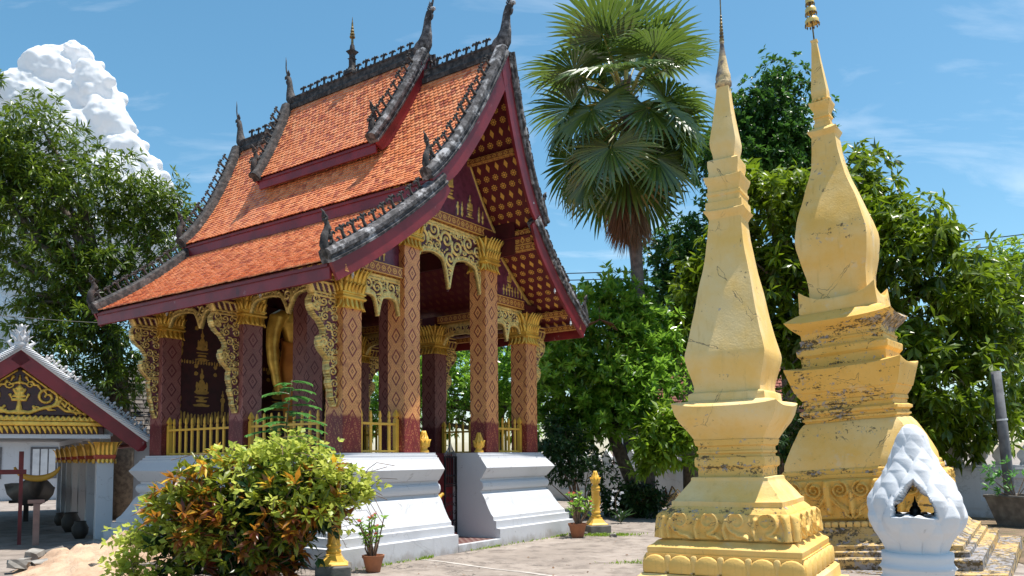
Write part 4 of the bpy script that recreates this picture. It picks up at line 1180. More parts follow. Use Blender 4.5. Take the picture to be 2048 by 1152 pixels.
for i, x_ in enumerate((-.48, -.16, .16, .48)):
    S.append(spiral(x_, .88, .125, 1.5, -PI / 2, 1 if i % 2 else -1, .22, 26)); S.append([(x_ - .12, .70, .03), (x_ - .15, .80, .03), (x_ - .12, .90, .03)]); S.append([(x_ + .0, .74, .03), (x_ + .09, .72, .03), (x_ + .16, .67, .02)])
for e in (-1, 1): S.append([(e * .68, .68, .05), (e * .70, .80, .05), (e * .68, .92, .05)])
def bl(X, Y):
    g = np.zeros_like(X)
    for x_ in (-.48, -.16, .16, .48): g = np.maximum(g, np.clip(1 - (((X - x_) / .15) ** 2 + ((Y - .87) / .14) ** 2), 0, 1) * .6)
    return g
course_relief(ST1, 'scroll_relief', 'stupa_ochre_mould', .728, .70, .685, .965, S, .065, .0115, bl)

ST2 = stupa_root('stupa', 'larger yellow stupa behind with black mould and a gilded parasol finial', 5.548, 12.3, .612, -.0759)
square_part('paving_step', 'stupa_base', ST2, dense([(1.86, -.1), (1.86, .07), (1.8, .075)], .3))
square_part('base_step', 'stupa_base', ST2, dense([(1.58, .0), (1.58, .21), (1.55, .225)], .1))
square_part('base_step', 'stupa_base', ST2, dense([(1.44, .22), (1.44, .29), (1.42, .30), (1.37, .305), (1.37, .37), (1.34, .375), (1.26, .41), (1.19, .50), (1.16, .58), (1.15, .60)], .06))
square_part('tooth_course', 'stupa_base', ST2, dense([(1.10, .60), (1.12, .61), (1.12, .66), (1.05, .68)], .08))
square_part('scroll_block', 'stupa_yellow_mould', ST2, dense([(.96, .68), (1.00, .80), (1.03, .95), (1.03, 1.18), (1.0, 1.27), (.99, 1.30)], .05))
square_part('moulding', 'stupa_yellow_mould', ST2, dense([(.99, 1.295), (1.0, 1.30), (1.0, 1.355), (.975, 1.36), (.975, 1.41), (.955, 1.435)], .06))
square_part('flared_foot', 'stupa_yellow', ST2, dense([(.945, 1.43), (.935, 1.53), (.88, 1.68), (.82, 1.82), (.775, 1.91), (.72, 2.03), (.665, 2.105), (.645, 2.12)], .07), amp=.01)
square_part('moulding', 'stupa_yellow_mould', ST2, dense([(.63, 2.115), (.64, 2.15), (.665, 2.16), (.665, 2.19), (.64, 2.20), (.65, 2.235), (.69, 2.26), (.69, 2.30), (.65, 2.32), (.63, 2.335), (.63, 2.39), (.65, 2.40), (.645, 2.455)], .05))
square_part('cornice', 'stupa_yellow_mould', ST2, dense([(.63, 2.45), (.66, 2.50), (.70, 2.56), (.705, 2.59), (.725, 2.60, .005), (.765, 2.72, .02), (.80, 2.83, .04), (.825, 2.90, .06), (.825, 2.925, .06), (.79, 2.935, .05), (.62, 2.985)], .05))
square_part('moulding', 'stupa_yellow_mould', ST2, dense([(.60, 2.98), (.605, 3.125), (.62, 3.14), (.645, 3.17), (.655, 3.255), (.635, 3.28), (.595, 3.29), (.59, 3.36), (.605, 3.375), (.60, 3.40), (.575, 3.41), (.575, 3.48), (.59, 3.515)], .05))
square_part('cornice', 'stupa_yellow_mould', ST2, dense([(.58, 3.50), (.62, 3.535, .0), (.69, 3.585, .015), (.75, 3.635, .045), (.765, 3.655, .05), (.74, 3.675, .045), (.60, 3.80), (.56, 3.815)], .05))
square_part('antefix_band', 'stupa_yellow', ST2, dense([(.56, 3.81), (.565, 3.85), (.558, 3.92, .03), (.552, 4.0, .14), (.545, 4.01, .16), (.50, 4.0, .05), (.44, 3.99)], .03), 14)
square_part('bulb', 'stupa_yellow', ST2, dense([(.42, 3.97), (.415, 4.20), (.43, 4.39), (.485, 4.64), (.515, 4.85), (.52, 4.965), (.51, 5.08), (.47, 5.28), (.40, 5.52), (.34, 5.72), (.27, 5.95), (.225, 6.15), (.19, 6.40), (.172, 6.64)], .08), amp=.012)
square_part('cap_moulding', 'stupa_yellow', ST2, dense([(.17, 6.635), (.185, 6.66, .0), (.215, 6.70, .012), (.22, 6.725, .014), (.20, 6.75, .0), (.13, 6.80)], .04), 6)
square_part('neck_moulding', 'old_gilt' if False else 'stupa_yellow', ST2, dense([(.125, 6.79), (.125, 6.87), (.11, 6.88), (.108, 6.95), (.125, 6.96), (.125, 6.99), (.11, 7.0), (.11, 7.06), (.145, 7.13, .0), (.165, 7.185, .012), (.165, 7.20, .012), (.10, 7.23)], .04), 6)
m = MB(); m.square(dense([(.095, 7.22), (.11, 7.25), (.115, 7.40), (.095, 7.60), (.065, 7.90), (.045, 8.15), (.04, 8.22), (.05, 8.235), (.05, 8.26)], .1), sub=3)
sp2 = m.build('spire', MAT['stupa_yellow'], ST2)
for k in range(12):
    a = 2 * PI * k / 12; m = MB(); m.lathe([(.004, 7.215), (.026, 7.235), (.026, 7.265), (.004, 7.285)], 8, (.125 * math.cos(a), .125 * math.sin(a), 0)); m.build('bead', MAT['stupa_yellow'], sp2, smooth=True)
m = MB(); m.tube([(0, 0, 8.24), (0, 0, 9.4)], .012, 8); fin = m.build('finial_rod', MAT['old_gilt'], ST2)
for k, (r_, z_) in enumerate(((.105, 8.62), (.085, 8.80), (.066, 8.96), (.048, 9.10), (.032, 9.22))):
    m = MB(); m.lathe([(r_, z_ - .075), (r_ * 1.02, z_ - .02), (r_ * .85, z_ + .01), (r_ * .4, z_ + .035), (.012, z_ + .045)], 16, cap=False)
    m.lathe([(r_ * .96, z_ - .075), (r_ * .8, z_ - .0), (.012, z_ + .03)], 16, cap=False)
    t = m.build('parasol_tier', MAT['gold_pale'], fin, smooth=True)
    for j in range(12):
        a = 2 * PI * j / 12; m = MB(); m.tube([(r_ * math.cos(a), r_ * math.sin(a), z_ - .07), (r_ * 1.03 * math.cos(a), r_ * 1.03 * math.sin(a), z_ - .10), (r_ * math.cos(a), r_ * math.sin(a), z_ - .125)], [.004, .014 * (r_ / .1), .003], 5); m.build('pendant', MAT['old_gilt'], fin)
S = []
for x_ in (-.66, 0.0, .66):
    for e in (-1, 1):
        cx = x_ + e * .15
        S.append(spiral(cx, 1.14, .125, 1.9, PI / 2 + e * .3, e, .17, 34)); S.append([(x_ + e * .30, 1.2, .022), (x_ + e * .30, 1.05, .026), (x_ + e * .22, .93, .026), (x_ + e * .10, .84, .026), (x_ + e * .10, .78, .03), (x_ + e * .02, .72, .02)])
        S.append([(x_ + e * .27, 1.06, .014), (x_ + e * .19, .95, .016), (x_ + e * .075, .85, .016), (x_ + e * .06, .80, .016)])
    S.append([(x_, 1.1, .05), (x_, .85, .06), (x_, .74, .02)])
for x_ in (-.33, .33): S.append([(x_, 1.25, .05), (x_, 1.0, .075), (x_, .82, .05)])
course_relief(ST2, 'scroll_relief', 'stupa_yellow_mould', 1.0, 1.04, .71, 1.275, S, .10, .0145)
for k in range(4):
    R_ = Matrix.Rotation(k * PI / 2, 4, 'Z')
    for i in range(22):
        o = put('tooth', PBS, ST2); o.matrix_local = R_ @ Matrix.Translation((-1.05 + i * .1, -1.10, .585)) @ Matrix.Diagonal((1.15, 1.2, .52, 1))

# ------------------------------------------------------------------ white lotus lamp
LX, LY = 2.525, 5.0
LAMP = thing('lotus_lamp', 'white plastered lotus bud lamp post with pointed opening in the foreground', 'lamp post', (LX, LY, 0), math.atan2(-LY, -LX) + PI / 2 - .04)
LP = [(.205, .97), (.20, 1.0), (.212, 1.035), (.235, 1.075), (.272, 1.12), (.292, 1.17), (.297, 1.22), (.290, 1.28), (.272, 1.34), (.235, 1.41), (.195, 1.475), (.162, 1.54), (.136, 1.60), (.115, 1.66), (.092, 1.715), (.065, 1.755), (.035, 1.778), (.008, 1.785)]
def lamp_head():
    nt_, nz_ = 360, 220; zs = np.linspace(.97, 1.785, nz_); rs = np.interp(zs, [p[1] for p in LP], [p[0] for p in LP])
    th = np.linspace(0, 2 * PI, nt_, endpoint=False); T, Z = np.meshgrid(th, zs); R_ = np.repeat(rs[:, None], nt_, 1)
    B = np.zeros_like(R_)
    for r_, (zr, n, hh, amp) in enumerate(((1.06, 9, .17, .020), (1.16, 9, .19, .030), (1.27, 9, .19, .030), (1.375, 8, .16, .024), (1.46, 7, .13, .018), (1.54, 6, .11, .013), (1.61, 6, .10, .010), (1.67, 5, .09, .007))):
        p = (T * n / (2 * PI) + .5 * (r_ % 2)) % 1 - .5; q = (Z - zr) / hh
        sh = np.clip(1 - (np.abs(p) * 2 / np.clip(1 - np.clip(q, 0, 1) ** 1.5, .05, 1)) ** 2, 0, 1) * np.clip(1 - np.abs(q - .25) / .8, 0, 1)
        B = np.maximum(B, amp * (.45 * sh ** .35 + .55 * sh))
    R_ = R_ * .83 + B * 1.35
    from mathutils import noise
    zc = (Z - 1.205) / .24
    hw = .132 * np.clip(1 - np.clip(zc, 0, 1) ** 1.9, 0, 1)
    al = np.where((zc > 0) & (zc < 1), np.arcsin(np.clip(hw / R_, 0, .95)), -1.0); dth = 2 * PI / nt_
    hole = np.zeros(R_.shape, bool)
    for th0 in (-PI / 2, PI / 2):
        dl = (T - th0 + PI) % (2 * PI) - PI
        near_ = (np.abs(dl) >= al) & (np.abs(dl) < al + dth) & (al > 0)
        T = np.where(near_, th0 + np.sign(dl) * al, T); hole |= (np.abs(dl) < al + dth) & (al > 0)
    V = np.stack([R_ * np.cos(T), R_ * np.sin(T), Z], -1).reshape(-1, 3)
    V += np.array([noise.noise_vector(Vector(p) * 13) * .005 + noise.noise_vector(Vector(p) * 5) * .012 for p in V])
    i = np.arange(nz_ * nt_).reshape(nz_, nt_); a, b = i[:-1], np.roll(i, -1, 1)[:-1]; c_, d = np.roll(i, -1, 1)[1:], i[1:]
    cen = hole[:-1] & np.roll(hole, -1, 1)[:-1] & hole[1:] & np.roll(hole, -1, 1)[1:]
    F = np.stack([a, b, c_, d], -1)[~cen]
    return fastmesh('lotus_head', V, F.reshape(-1, 4), None, True)
hd = put('lotus_head', lamp_head(), LAMP, MAT['white_clean']); hd.data.materials.append(MAT['iron']); sm = hd.modifiers.new('solid', 'SOLIDIFY'); sm.thickness = .05; sm.offset = -1; sm.material_offset = 1
m = MB(); m.lathe([(.30, 0), (.30, .12), (.24, .16), (.225, .30), (.21, .34), (.215, .72), (.205, .76), (.212, .80), (.222, .815), (.205, .835), (.20, .85), (.205, .875), (.222, .89), (.207, .905), (.198, .93), (.205, .95), (.203, .985)], 40); m.build('shaft', MAT['white_clean'], LAMP, smooth=True)
m = MB(); m.lathe([(.18, 1.17), (.18, 1.205), (.001, 1.206)], 24); fl = m.build('lamp_floor', MAT['white_clean'], LAMP)
m = MB(); m.lathe([(.045, 1.206), (.05, 1.215), (.03, 1.225), (.035, 1.24), (.024, 1.262), (.016, 1.268), (.017, 1.282), (.008, 1.296), (.002, 1.33)], 12); m.build('figurine', MAT['iron'], LAMP, smooth=True)

# ------------------------------------------------------------------ gilt bollard lights
def bollard(label, loc, rz):
    o = thing('lotus_bollard', label, 'bollard', loc, rz, 'yellow lotus bollards in the courtyard')
    m = MB(); m.square([(.235, 0), (.235, .17), (.22, .18)], sub=4); q = m.build('footing', MAT['stone_dark'], o, bevel=.01); wob(q.data, .008, 6)
    m = MB(); m.square([(.19, .175), (.195, .19), (.15, .225), (.105, .30), (.10, .31), (.10, .33)]); m.build('foot', MAT['yellow_paint'], o, bevel=.006)
    m = MB(); m.lathe([(.085, .32), (.095, .34), (.105, .36), (.095, .38), (.085, .39), (.085, .41), (.1, .425), (.1, .44), (.088, .455), (.084, .47), (.084, .86), (.095, .87), (.098, .89), (.088, .905), (.085, .92), (.097, .93), (.097, .945), (.082, .96), (.08, .98)], 18); m.build('shaft', MAT['yellow_paint'], o, smooth=True)
    m = MB(); m.box(.078, -.03, .60, .098, .03, .76); pl = m.build('switch_plate', MAT['yellow_paint'], o, bevel=.004); m = MB(); m.box(.0985, -.02, .63, .1005, .02, .73); m.build('switch_cover', MAT['iron'], pl)
    b = put('lotus_bud', BUD, o); b.location = (0, 0, .945); b.scale = (.95, .95, .92)
    return o
bollard('yellow lotus bollard beside the white plinth corner, partly behind the bushy vine', (-2.42, 10.75, 0), .2)
bollard('yellow lotus bollard standing clear on a stone footing right of the chapel', (1.72, 16.55, 0), .35)
# ------------------------------------------------------------------ perimeter wall with lotus-leaf merlons
WA, WB = Vector((15.5, 15.9, 0)), Vector((-6.0, 36.5, 0))
wd = WB - WA; WLEN = wd.length
WALL = thing('perimeter_wall', 'long white compound wall with recessed panels and pointed leaf merlons', 'wall', WA, math.atan2(wd.y, wd.x))
m = MB(); m.box(0, -.14, 0, WLEN, .14, 1.16); m.box(0, -.17, 0, WLEN, .17, .22); m.build('wall_body', MAT['white_plaster'], WALL)
m = MB(); m.box(0, -.20, 1.16, WLEN, .20, 1.22); m.box(0, -.17, 1.22, WLEN, .17, 1.29); m.build('wall_cap', MAT['white_plaster'], WALL, bevel=.01)
PPW = 2.7
for k in range(int(WLEN / PPW)):
    # local -y or +y faces the camera: frame pieces stand proud, leaving recessed panels
    x0 = k * PPW
    for s_ in (-1, 1):
        m = MB(); y0, y1 = sorted((s_ * .141, s_ * .19))
        m.box(x0, y0, .22, x0 + .55, y1, 1.158); m.box(x0 + .55, y0, .98, x0 + PPW, y1, 1.158); m.box(x0 + .55, y0, .22, x0 + PPW, y1, .42)
        m.build('panel_frame', MAT['white_plaster'], WALL)
P2 = [(-.16, 0), (.16, 0), (.13, .10), (.20, .20), (.20, .28), (.12, .38), (.0, .54), (-.12, .38), (-.20, .28), (-.20, .20), (-.13, .10)]
m = MB(); m.prism(P2, lambda x, y, t: (x, t, y), -.07, .07); MER = m.mesh('merlon'); MER.materials.append(MAT['white_clean'])
for k in range(int(WLEN / .52)):
    o = put('merlon', MER, WALL); o.location = (.26 + k * .52, 0, 1.285)

# ------------------------------------------------------------------ boat shed on the left
SH = thing('boat_shed', 'open white pillared shed with gilded scroll gable on the left', 'shed', (-8.08, 15.69, 0), math.atan2(.545, .839))
SHW, SHC, SHN, SHS = 2.95, -1.475, 7, 2.0
SZ = 2.08
def shed_column(x, y):
    m = MB(); h = .15; m.box(-h, -h, 0, h, h, 1.62); c = m.build('column', MAT['white_plaster'], SH, loc=(x, y, 0), bevel=.008)
    m = MB(); m.square([(h + .012, 1.60), (h + .015, 1.66), (h + .03, 1.665), (h + .03, 1.72), (h + .015, 1.725)]); m.build('column_band', MAT['red_band'], c)
    m = MB(); m.square([(h + .008, 1.722), (h + .03, 1.80), (h + .045, 1.88), (h + .07, 1.97)])
    for (o_, ac) in (((0, -1), (1, 0)), ((1, 0), (0, 1)), ((0, 1), (-1, 0)), ((-1, 0), (0, -1))):
        od = Vector((o_[0], o_[1], 0)); av = Vector((ac[0], ac[1], 0))
        for k in range(4):
            b = od * (h + .03) + av * ((k - 1.5) * .075); petal(m, b, od, av, .26, .085, .08, 1.72, curl=.03); petal(m, b, od, av, .09, .08, .01, 1.64, True)
    m.build('capital', MAT['gold'], c)
    m = MB(); m.box(-.09, -.09, 1.97, .09, .09, SZ); m.build('column_head', MAT['white_plaster'], c)
for k in range(SHN):
    shed_column(0, k * SHS); shed_column(-SHW, k * SHS)
m = MB(); LNG = (SHN - 1) * SHS
m.box(-.10, -.35, SZ, .10, LNG + .35, SZ + .14); m.build('beam', MAT['white_plaster'], SH)
m = MB(); m.box(-SHW - .10, -.35, SZ, -SHW + .10, LNG + .35, SZ + .14); m.build('beam', MAT['white_plaster'], SH)
m = MB(); m.box(-SHW + .10, -.12, SZ, -.10, .12, SZ + .13); m.build('beam', MAT['white_plaster'], SH)
# roof: two slabs, maroon boards, white rope verge with flame crests
AZ, EX, EZ = 3.66, 2.14, 1.98
sl = Vector((EX, 0, EZ - AZ)); slL = sl.length; sd = sl.normalized()
for sg in (-1, 1):
    N = Vector((sg * -sd.z, 0, sd.x)).normalized(); D = Vector((sg * sd.x, 0, sd.z)); A = Vector((SHC, 0, AZ))
    def P_(s_, y_, n_): q = A + D * s_ + N * n_; return (q.x, y_, q.z)
    def slab(name, s0, s1, y0, y1, n0, n1, mat, parent, bev=0):
        m = MB(); m.add([P_(s0, y0, n0), P_(s1, y0, n0), P_(s1, y1, n0), P_(s0, y1, n0), P_(s0, y0, n1), P_(s1, y0, n1), P_(s1, y1, n1), P_(s0, y1, n1)], [(0,3,2,1),(4,5,6,7),(0,1,5,4),(1,2,6,5),(2,3,7,6),(3,0,4,7)])
        return m.build(name, mat, parent, bevel=bev)
    rf = slab('roof', 0.02, slL - .04, -.62, LNG + .6, -.06, .03, MAT['dark_maroon'], SH)
    slab('bargeboard', -.0, slL, -.70, -.645, -.26, -.02, MAT['maroon_board'], SH, .006)
    slab('eave_board', slL - .03, slL + .02, -.62, LNG + .5, -.12, .02, MAT['maroon_board'], SH, .006)
    vg = slab('white_verge', -.02, slL + .02, -.735, -.50, -.02, .10, MAT['white_clean'], SH, .02)
    m = MB()
    for k in range(70):
        s_ = k * slL / 70
        m.tube([P_(s_, -.735, .0), P_(s_ + .02, -.75, .03), P_(s_ + .045, -.75, .07), P_(s_ + .06, -.735, .10)], [.012, .017, .017, .012], 5)
    tag(m.build('rope_moulding', MAT['white_clean'], vg, smooth=True), kind='stuff')
    m = MB()
    m.tube([(0, 0, 0), (0, 0, .06), (0, 0, .11)], [.03, .035, .012], 6)
    for e in (-1, 1): m.tube([(0, 0, .03), (e * .05, 0, .06), (e * .065, 0, .095), (e * .04, 0, .10)], [.022, .022, .018, .006], 6)
    m.tube([(0, 0, .10), (0, 0, .135), (0, 0, .16)], [.022, .028, .006], 6)
    FL = m.mesh('flame_crest', smooth=True); FL.materials.append(MAT['white_clean'])
    nF = 14
    for k in range(nF):
        s_ = .45 + k * (slL - .75) / (nF - 1); q = P_(s_, -.62, .09); o = put('flame_crest', FL, vg)
        X = D; Z = N; Yv = Z.cross(X); M4 = Matrix(((X.x, Yv.x, Z.x, q[0]), (X.y, Yv.y, Z.y, q[1]), (X.z, Yv.z, Z.z, q[2]), (0, 0, 0, 1))); o.matrix_local = M4
    # curled finial at the eave
    q = Vector(P_(slL, -.62, .05)); m = MB()
    spn = spiral(0, .20, .10, 1.15, -PI / 2 - .3, 1, .2, 16)
    m.tube([q + Vector((-sg * .06, 0, .02)), q + Vector((sg * .05, 0, .06)), q + Vector((sg * .09, 0, .10))] + [q + Vector((sg * (p_[0] + .12), 0, p_[1] + .0)) for p_ in spn], [.05, .045, .04] + [.036 - .0015 * i for i in range(17)], 8)
    m.tube([q + Vector((-sg * .05, 0, .08)), q + Vector((-sg * .07, 0, .18)), q + Vector((-sg * .03, 0, .24))], [.035, .03, .008], 6)
    m.build('eave_finial', MAT['white_clean'], SH, smooth=True)
    m = MB(); m.tube([Vector(P_(slL, -.70, -.14)), Vector(P_(slL + .07, -.70, -.14))], [.12, .05], 10, ((0, 1, 0), .3)); m.build('board_end', MAT['maroon_board'], SH)
m = MB(); m.box(SHC - .06, -.6, AZ - .02, SHC + .06, LNG + .6, AZ + .10); m.build('ridge', MAT['white_plaster'], SH)
# apex finial: lotus flame
m = MB(); m.lathe([(.10, 0), (.13, .06), (.09, .12), (.11, .17), (.08, .26), (.05, .34), (.006, .44)], 14, (SHC, -.66, AZ + .02))
for r_ in range(3):
    for k in range(7):
        a = 2 * PI * k / 7 + r_ * .4; od = Vector((math.cos(a), math.sin(a), 0)); petal(m, Vector((SHC, -.66, 0)) + od * (.085 - .02 * r_), od, Vector((-od.y, od.x, 0)), .17, .10, .07 - .02 * r_, AZ + .07 + r_ * .10, curl=.03)
for e in (-1, 1): m.tube([(SHC, -.66, AZ + .04), (SHC + e * .14, -.66, AZ + .05), (SHC + e * .20, -.66, AZ + .12), (SHC + e * .15, -.66, AZ + .16)], [.05, .045, .03, .008], 7)
m.build('apex_finial', MAT['white_clean'], SH, smooth=True)
# gilded gable: scrolls, band of leaves, gold mouldings
GB = 2.46
def shed_gable():
    top = AZ - .30; slope_ = (AZ - EZ) / EX
    ins = lambda x, y: (y > GB) & (y < top - slope_ * np.abs(x))
    S = []
    for e in (-1, 1):
        S += [spiral(e * .44, 2.80, .20, 1.7, -PI / 2, e, .17, 36), spiral(e * .86, 2.63, .115, 1.5, PI, -e, .2, 30), spiral(e * .27, 2.56, .07, 1.3, 0, e, .22), spiral(e * 1.10, 2.545, .055, 1.3, 0, -e, .25), spiral(e * .17, 3.02, .075, 1.3, 0, e, .22),
              [(0, 2.52, .05), (e * .16, 2.50, .04), (e * .34, 2.58, .035), (e * .62, 2.66, .035), (e * .72, 2.80, .02)], [(e * .62, 2.66, .03), (e * .75, 2.55, .03), (e * .95, 2.52, .03), (e * 1.25, 2.49, .015)],
              [(e * .05, 3.28, .022), (e * 1.25, 3.28 - slope_ * 1.2, .022)]]
        for k in range(11): S.append([(e * (.1 + k * .1), 3.20 - slope_ * (k * .1 + .05), .03), (e * (.14 + k * .1), 3.13 - slope_ * (k * .1 + .05), .012)])
        for k in range(7): S.append([(e * (.40 + .26 * math.cos(k)), 2.80 + .24 * math.sin(k), .03), (e * (.42 + .31 * math.cos(k + .3)), 2.80 + .29 * math.sin(k + .3), .008)])
    for k in range(4): S.append([(-.10 + .02 * k, 2.74 + .07 * k, .03), (.10 - .02 * k, 2.74 + .07 * k, .03)])
    S += [[(0, 2.50, .07), (0, 2.72, .03)], [(0, 2.76, .06), (0, 2.98, .04)], [(-.09, 2.93, .025), (-.04, 2.85, .035)], [(.09, 2.93, .025), (.04, 2.85, .035)], [(-.13, 3.03, .02), (0, 3.07, .03), (.13, 3.03, .02)], [(0, 3.05, .03), (0, 3.2, .008)]]
    fl = lambda X, Y: field(X, Y, S)
    return relief_mesh('gable_panel', -1.6, 1.6, GB, 3.42, .0125, ins, lambda X, Y: np.sqrt(fl(X, Y)) * .03, lambda X, Y: np.clip(fl(X, Y) * 3.5, 0, 1), lambda X, Y, d: (X + SHC, -.42 - d, Y), .06)
put('gable_panel', shed_gable(), SH, MAT['gilt_black'])
hwid = (AZ - .30 - GB) / ((AZ - EZ) / EX)
def band_rel(name, z0, z1, hw, S, mat):
    fl = lambda X, Y: field(X, Y, S)
    me = relief_mesh(name, -hw, hw, z0, z1, .013, lambda x, y: x > -9, lambda X, Y: np.sqrt(fl(X, Y)) * .03, lambda X, Y: np.clip(fl(X, Y) * 3.5, 0, 1), lambda X, Y, d: (X + SHC, -.44 - d, Y), .10)
    put(name, me, SH, MAT[mat])
hw1 = 1.40
S = [[(-hw1 + k * .09, 2.37, .035), (-hw1 + .045 + k * .09, 2.44, .02), (-hw1 + (k + 1) * .09, 2.37, .035)] for k in range(int(2 * hw1 / .09))] + [[(-hw1, 2.365, .02), (hw1, 2.365, .02)]]
band_rel('leaf_band', 2.345, 2.458, hw1, S, 'gilt_black')
m = MB(); m.box(SHC - hw1 - .01, -.53, 2.26, SHC + hw1 + .01, -.40, 2.343); m.build('gold_moulding', MAT['gold'], SH, bevel=.02)
S = [[(-hw1 + k * .085, 2.245, .03), (-hw1 + .03 + k * .085, 2.20, .032), (-hw1 + .05 + k * .085, 2.13, .012)] for k in range(int(2 * hw1 / .085))]
band_rel('leaf_band', 2.11, 2.258, hw1, S, 'gilt_black')
m = MB(); m.box(SHC - hw1 - .12, -.47, 2.03, SHC + hw1 + .12, -.37, 2.108); m.build('gable_beam', MAT['white_plaster'], SH)
m = MB(); m.box(-SHW - .1, -.36, 2.225, .1, LNG + .4, 2.26); m.build('ceiling', MAT['white_plaster'], SH)

# ------------------------------------------------------------------ racing boat stored in the shed, on trestles
def shl(x, y, z): 
    a = SH.rotation_euler.z; return Vector((SH.location.x + x * math.cos(a) - y * math.sin(a), SH.location.y + x * math.sin(a) + y * math.cos(a), z))
BO = thing('longboat', 'dark wooden longboat with a yellow crescent prow stored inside the pillared shed', 'boat', shl(-1.10, 1.0, 0), SH.rotation_euler.z)
n = 24; V = []; F = []
for i in range(n + 1):
    t = i / n; y_ = t * 9.0; wv = .42 * (1 - (1 - min(1, t * 2.2)) ** 2) * (1 - max(0, t - .85) * 3) + .09; lift_ = .52 * max(0, .30 - t) ** 1.4 * 3.5
    for j in range(9):
        a = -PI / 2 + PI * (j - 4) / 8 * 1.0; V.append((wv * math.sin(PI * (j - 4) / 8), y_, .58 + lift_ + .40 - .40 * math.cos(PI * (j - 4) / 8)))
for i in range(n):
    for j in range(8): F.append((i*9+j, i*9+j+1, i*9+10+j, i*9+9+j))
    F.append((i*9, i*9+9, i*9+17, i*9+8))
F.append(tuple(range(9))); m = MB(); m.add(V, F); hu = m.build('hull', MAT['dark_wood'], BO, smooth=True); q = hu.modifiers.new('solid', 'SOLIDIFY'); q.thickness = .04
m = MB(); P = [(.40 * math.sin(a), -.02, 1.56 - .30 * math.cos(a) + .0) for a in np.linspace(-1.35, 1.35, 17)]
m.tube(P, [.02 + .045 * math.cos(a / 1.35 * PI / 2) for a in np.linspace(-1.35, 1.35, 17)], 8, ((0, 1, 0), .5)); m.build('prow_crest', MAT['yellow_paint'], BO, smooth=True)
TR = thing('trestle_post', 'weathered pinkish timber post with a short crosspiece under the boat prow', 'post', shl(-1.12, .25, 0), SH.rotation_euler.z)
simple('pink_timber', (.42, .24, .19), (.30, .17, .14), 6, .85, 0, .3, 30)
m = MB(); m.box(-.055, -.05, 0, .055, .05, .80); m.build('post', MAT['pink_timber'], TR, bevel=.006); m = MB(); m.box(-.15, -.06, .80, .13, .06, .87); m.build('crosspiece', MAT['pink_timber'], TR, bevel=.006)
TR2 = thing('trestle_post', 'dark timber trestle under the stern end of the stored boat', 'post', shl(-1.10, 7.5, 0), SH.rotation_euler.z)
m = MB(); m.box(-.06, -.05, 0, .06, .05, .50); m.build('post', MAT['dark_wood'], TR2); m = MB(); m.box(-.4, -.06, .50, .4, .06, .575); m.build('crosspiece', MAT['dark_wood'], TR2)
# gilded carriage head at the left, red timber rack, pots in the dark of the shed
CR = thing('gilded_carriage', 'gilded figurehead on a dark red frame at the left edge inside the shed', 'carriage', shl(-2.05, .5, 0), SH.rotation_euler.z)
m = MB(); m.box(-.5, -.05, 1.36, .75, .05, 1.45); m.box(.62, -.049, 1.451, .70, .049, 1.80);  m.box(.635, .051, 0, .70, .11, 1.40); m.box(-.45, .051, 0, -.38, .11, 1.40); m.build('frame', MAT['maroon'], CR)
m = MB(); m.tube([(.1, -.1, 1.46), (.14, -.12, 1.62), (.06, -.12, 1.78), (.10, -.14, 1.92), (.2, -.16, 1.98)], [.16, .17, .12, .10, .03], 10)
for k in range(6): m.tube([(.02 - .02 * k, -.1, 1.55 + .07 * k), (-.10 - .01 * k, -.1, 1.62 + .07 * k), (-.12, -.1, 1.70 + .07 * k)], [.05, .035, .006], 6)
m.build('figurehead', MAT['gold'], CR, smooth=True)
for k, (x_, y_, s_) in enumerate(((-.30, 1.2, .9), (-.34, 3.1, 1.1), (-.42, 5.3, .8))):
    j = thing('clay_jar', ['squat dark clay jar behind the second shed pillar', 'larger dark clay jar deeper in the shed', 'small dark clay jar far back in the shed'][k], 'jar', shl(x_, y_, 0))
    m = MB(); m.lathe([(.10 * s_, 0), (.17 * s_, .12 * s_), (.18 * s_, .25 * s_), (.12 * s_, .36 * s_), (.13 * s_, .40 * s_), (.10 * s_, .40 * s_), (.09 * s_, .36 * s_)], 18); m.build('jar_body', MAT['dark_wood'], j, smooth=True)

# ------------------------------------------------------------------ house behind with shingle roof, house beyond the trees
def shingle_roof(parent, p00, du, dv, nu, nv, mat, name='roof_shingles'):
    VV = []; FF = []; TT = []; c = 0; N = du.cross(dv).normalized(); L = dv.length / nv; W_ = du.length / nu; u_ = du.normalized(); v_ = dv.normalized()
    for r_ in range(nv):
        for k in range(nu + 1):
            o_ = p00 + u_ * ((k - .5 * (r_ % 2)) * W_ + random.uniform(-.01, .01)) + v_ * (r_ * L)
            w2 = W_ * random.uniform(.86, .97); h1, h0 = .045 + random.uniform(0, .012), .01
            q = [o_ + N * h1, o_ + u_ * w2 + N * h1, o_ + u_ * w2 + v_ * L * 1.5 + N * h0, o_ + v_ * L * 1.5 + N * h0]
            lo = [p_ - N * .02 for p_ in q]
            VV += [tuple(p_) for p_ in q + lo]; FF += [(c, c+1, c+2, c+3), (c, c+4, c+5, c+1), (c+1, c+5, c+6, c+2), (c+3, c+7, c+4, c)]
            TT += [random.random()] * 8; c += 8
    me = fastmesh(name, np.array(VV), np.array(FF), {'tone': np.array(TT)}); return tag(put(name, me, parent, mat), kind='stuff')
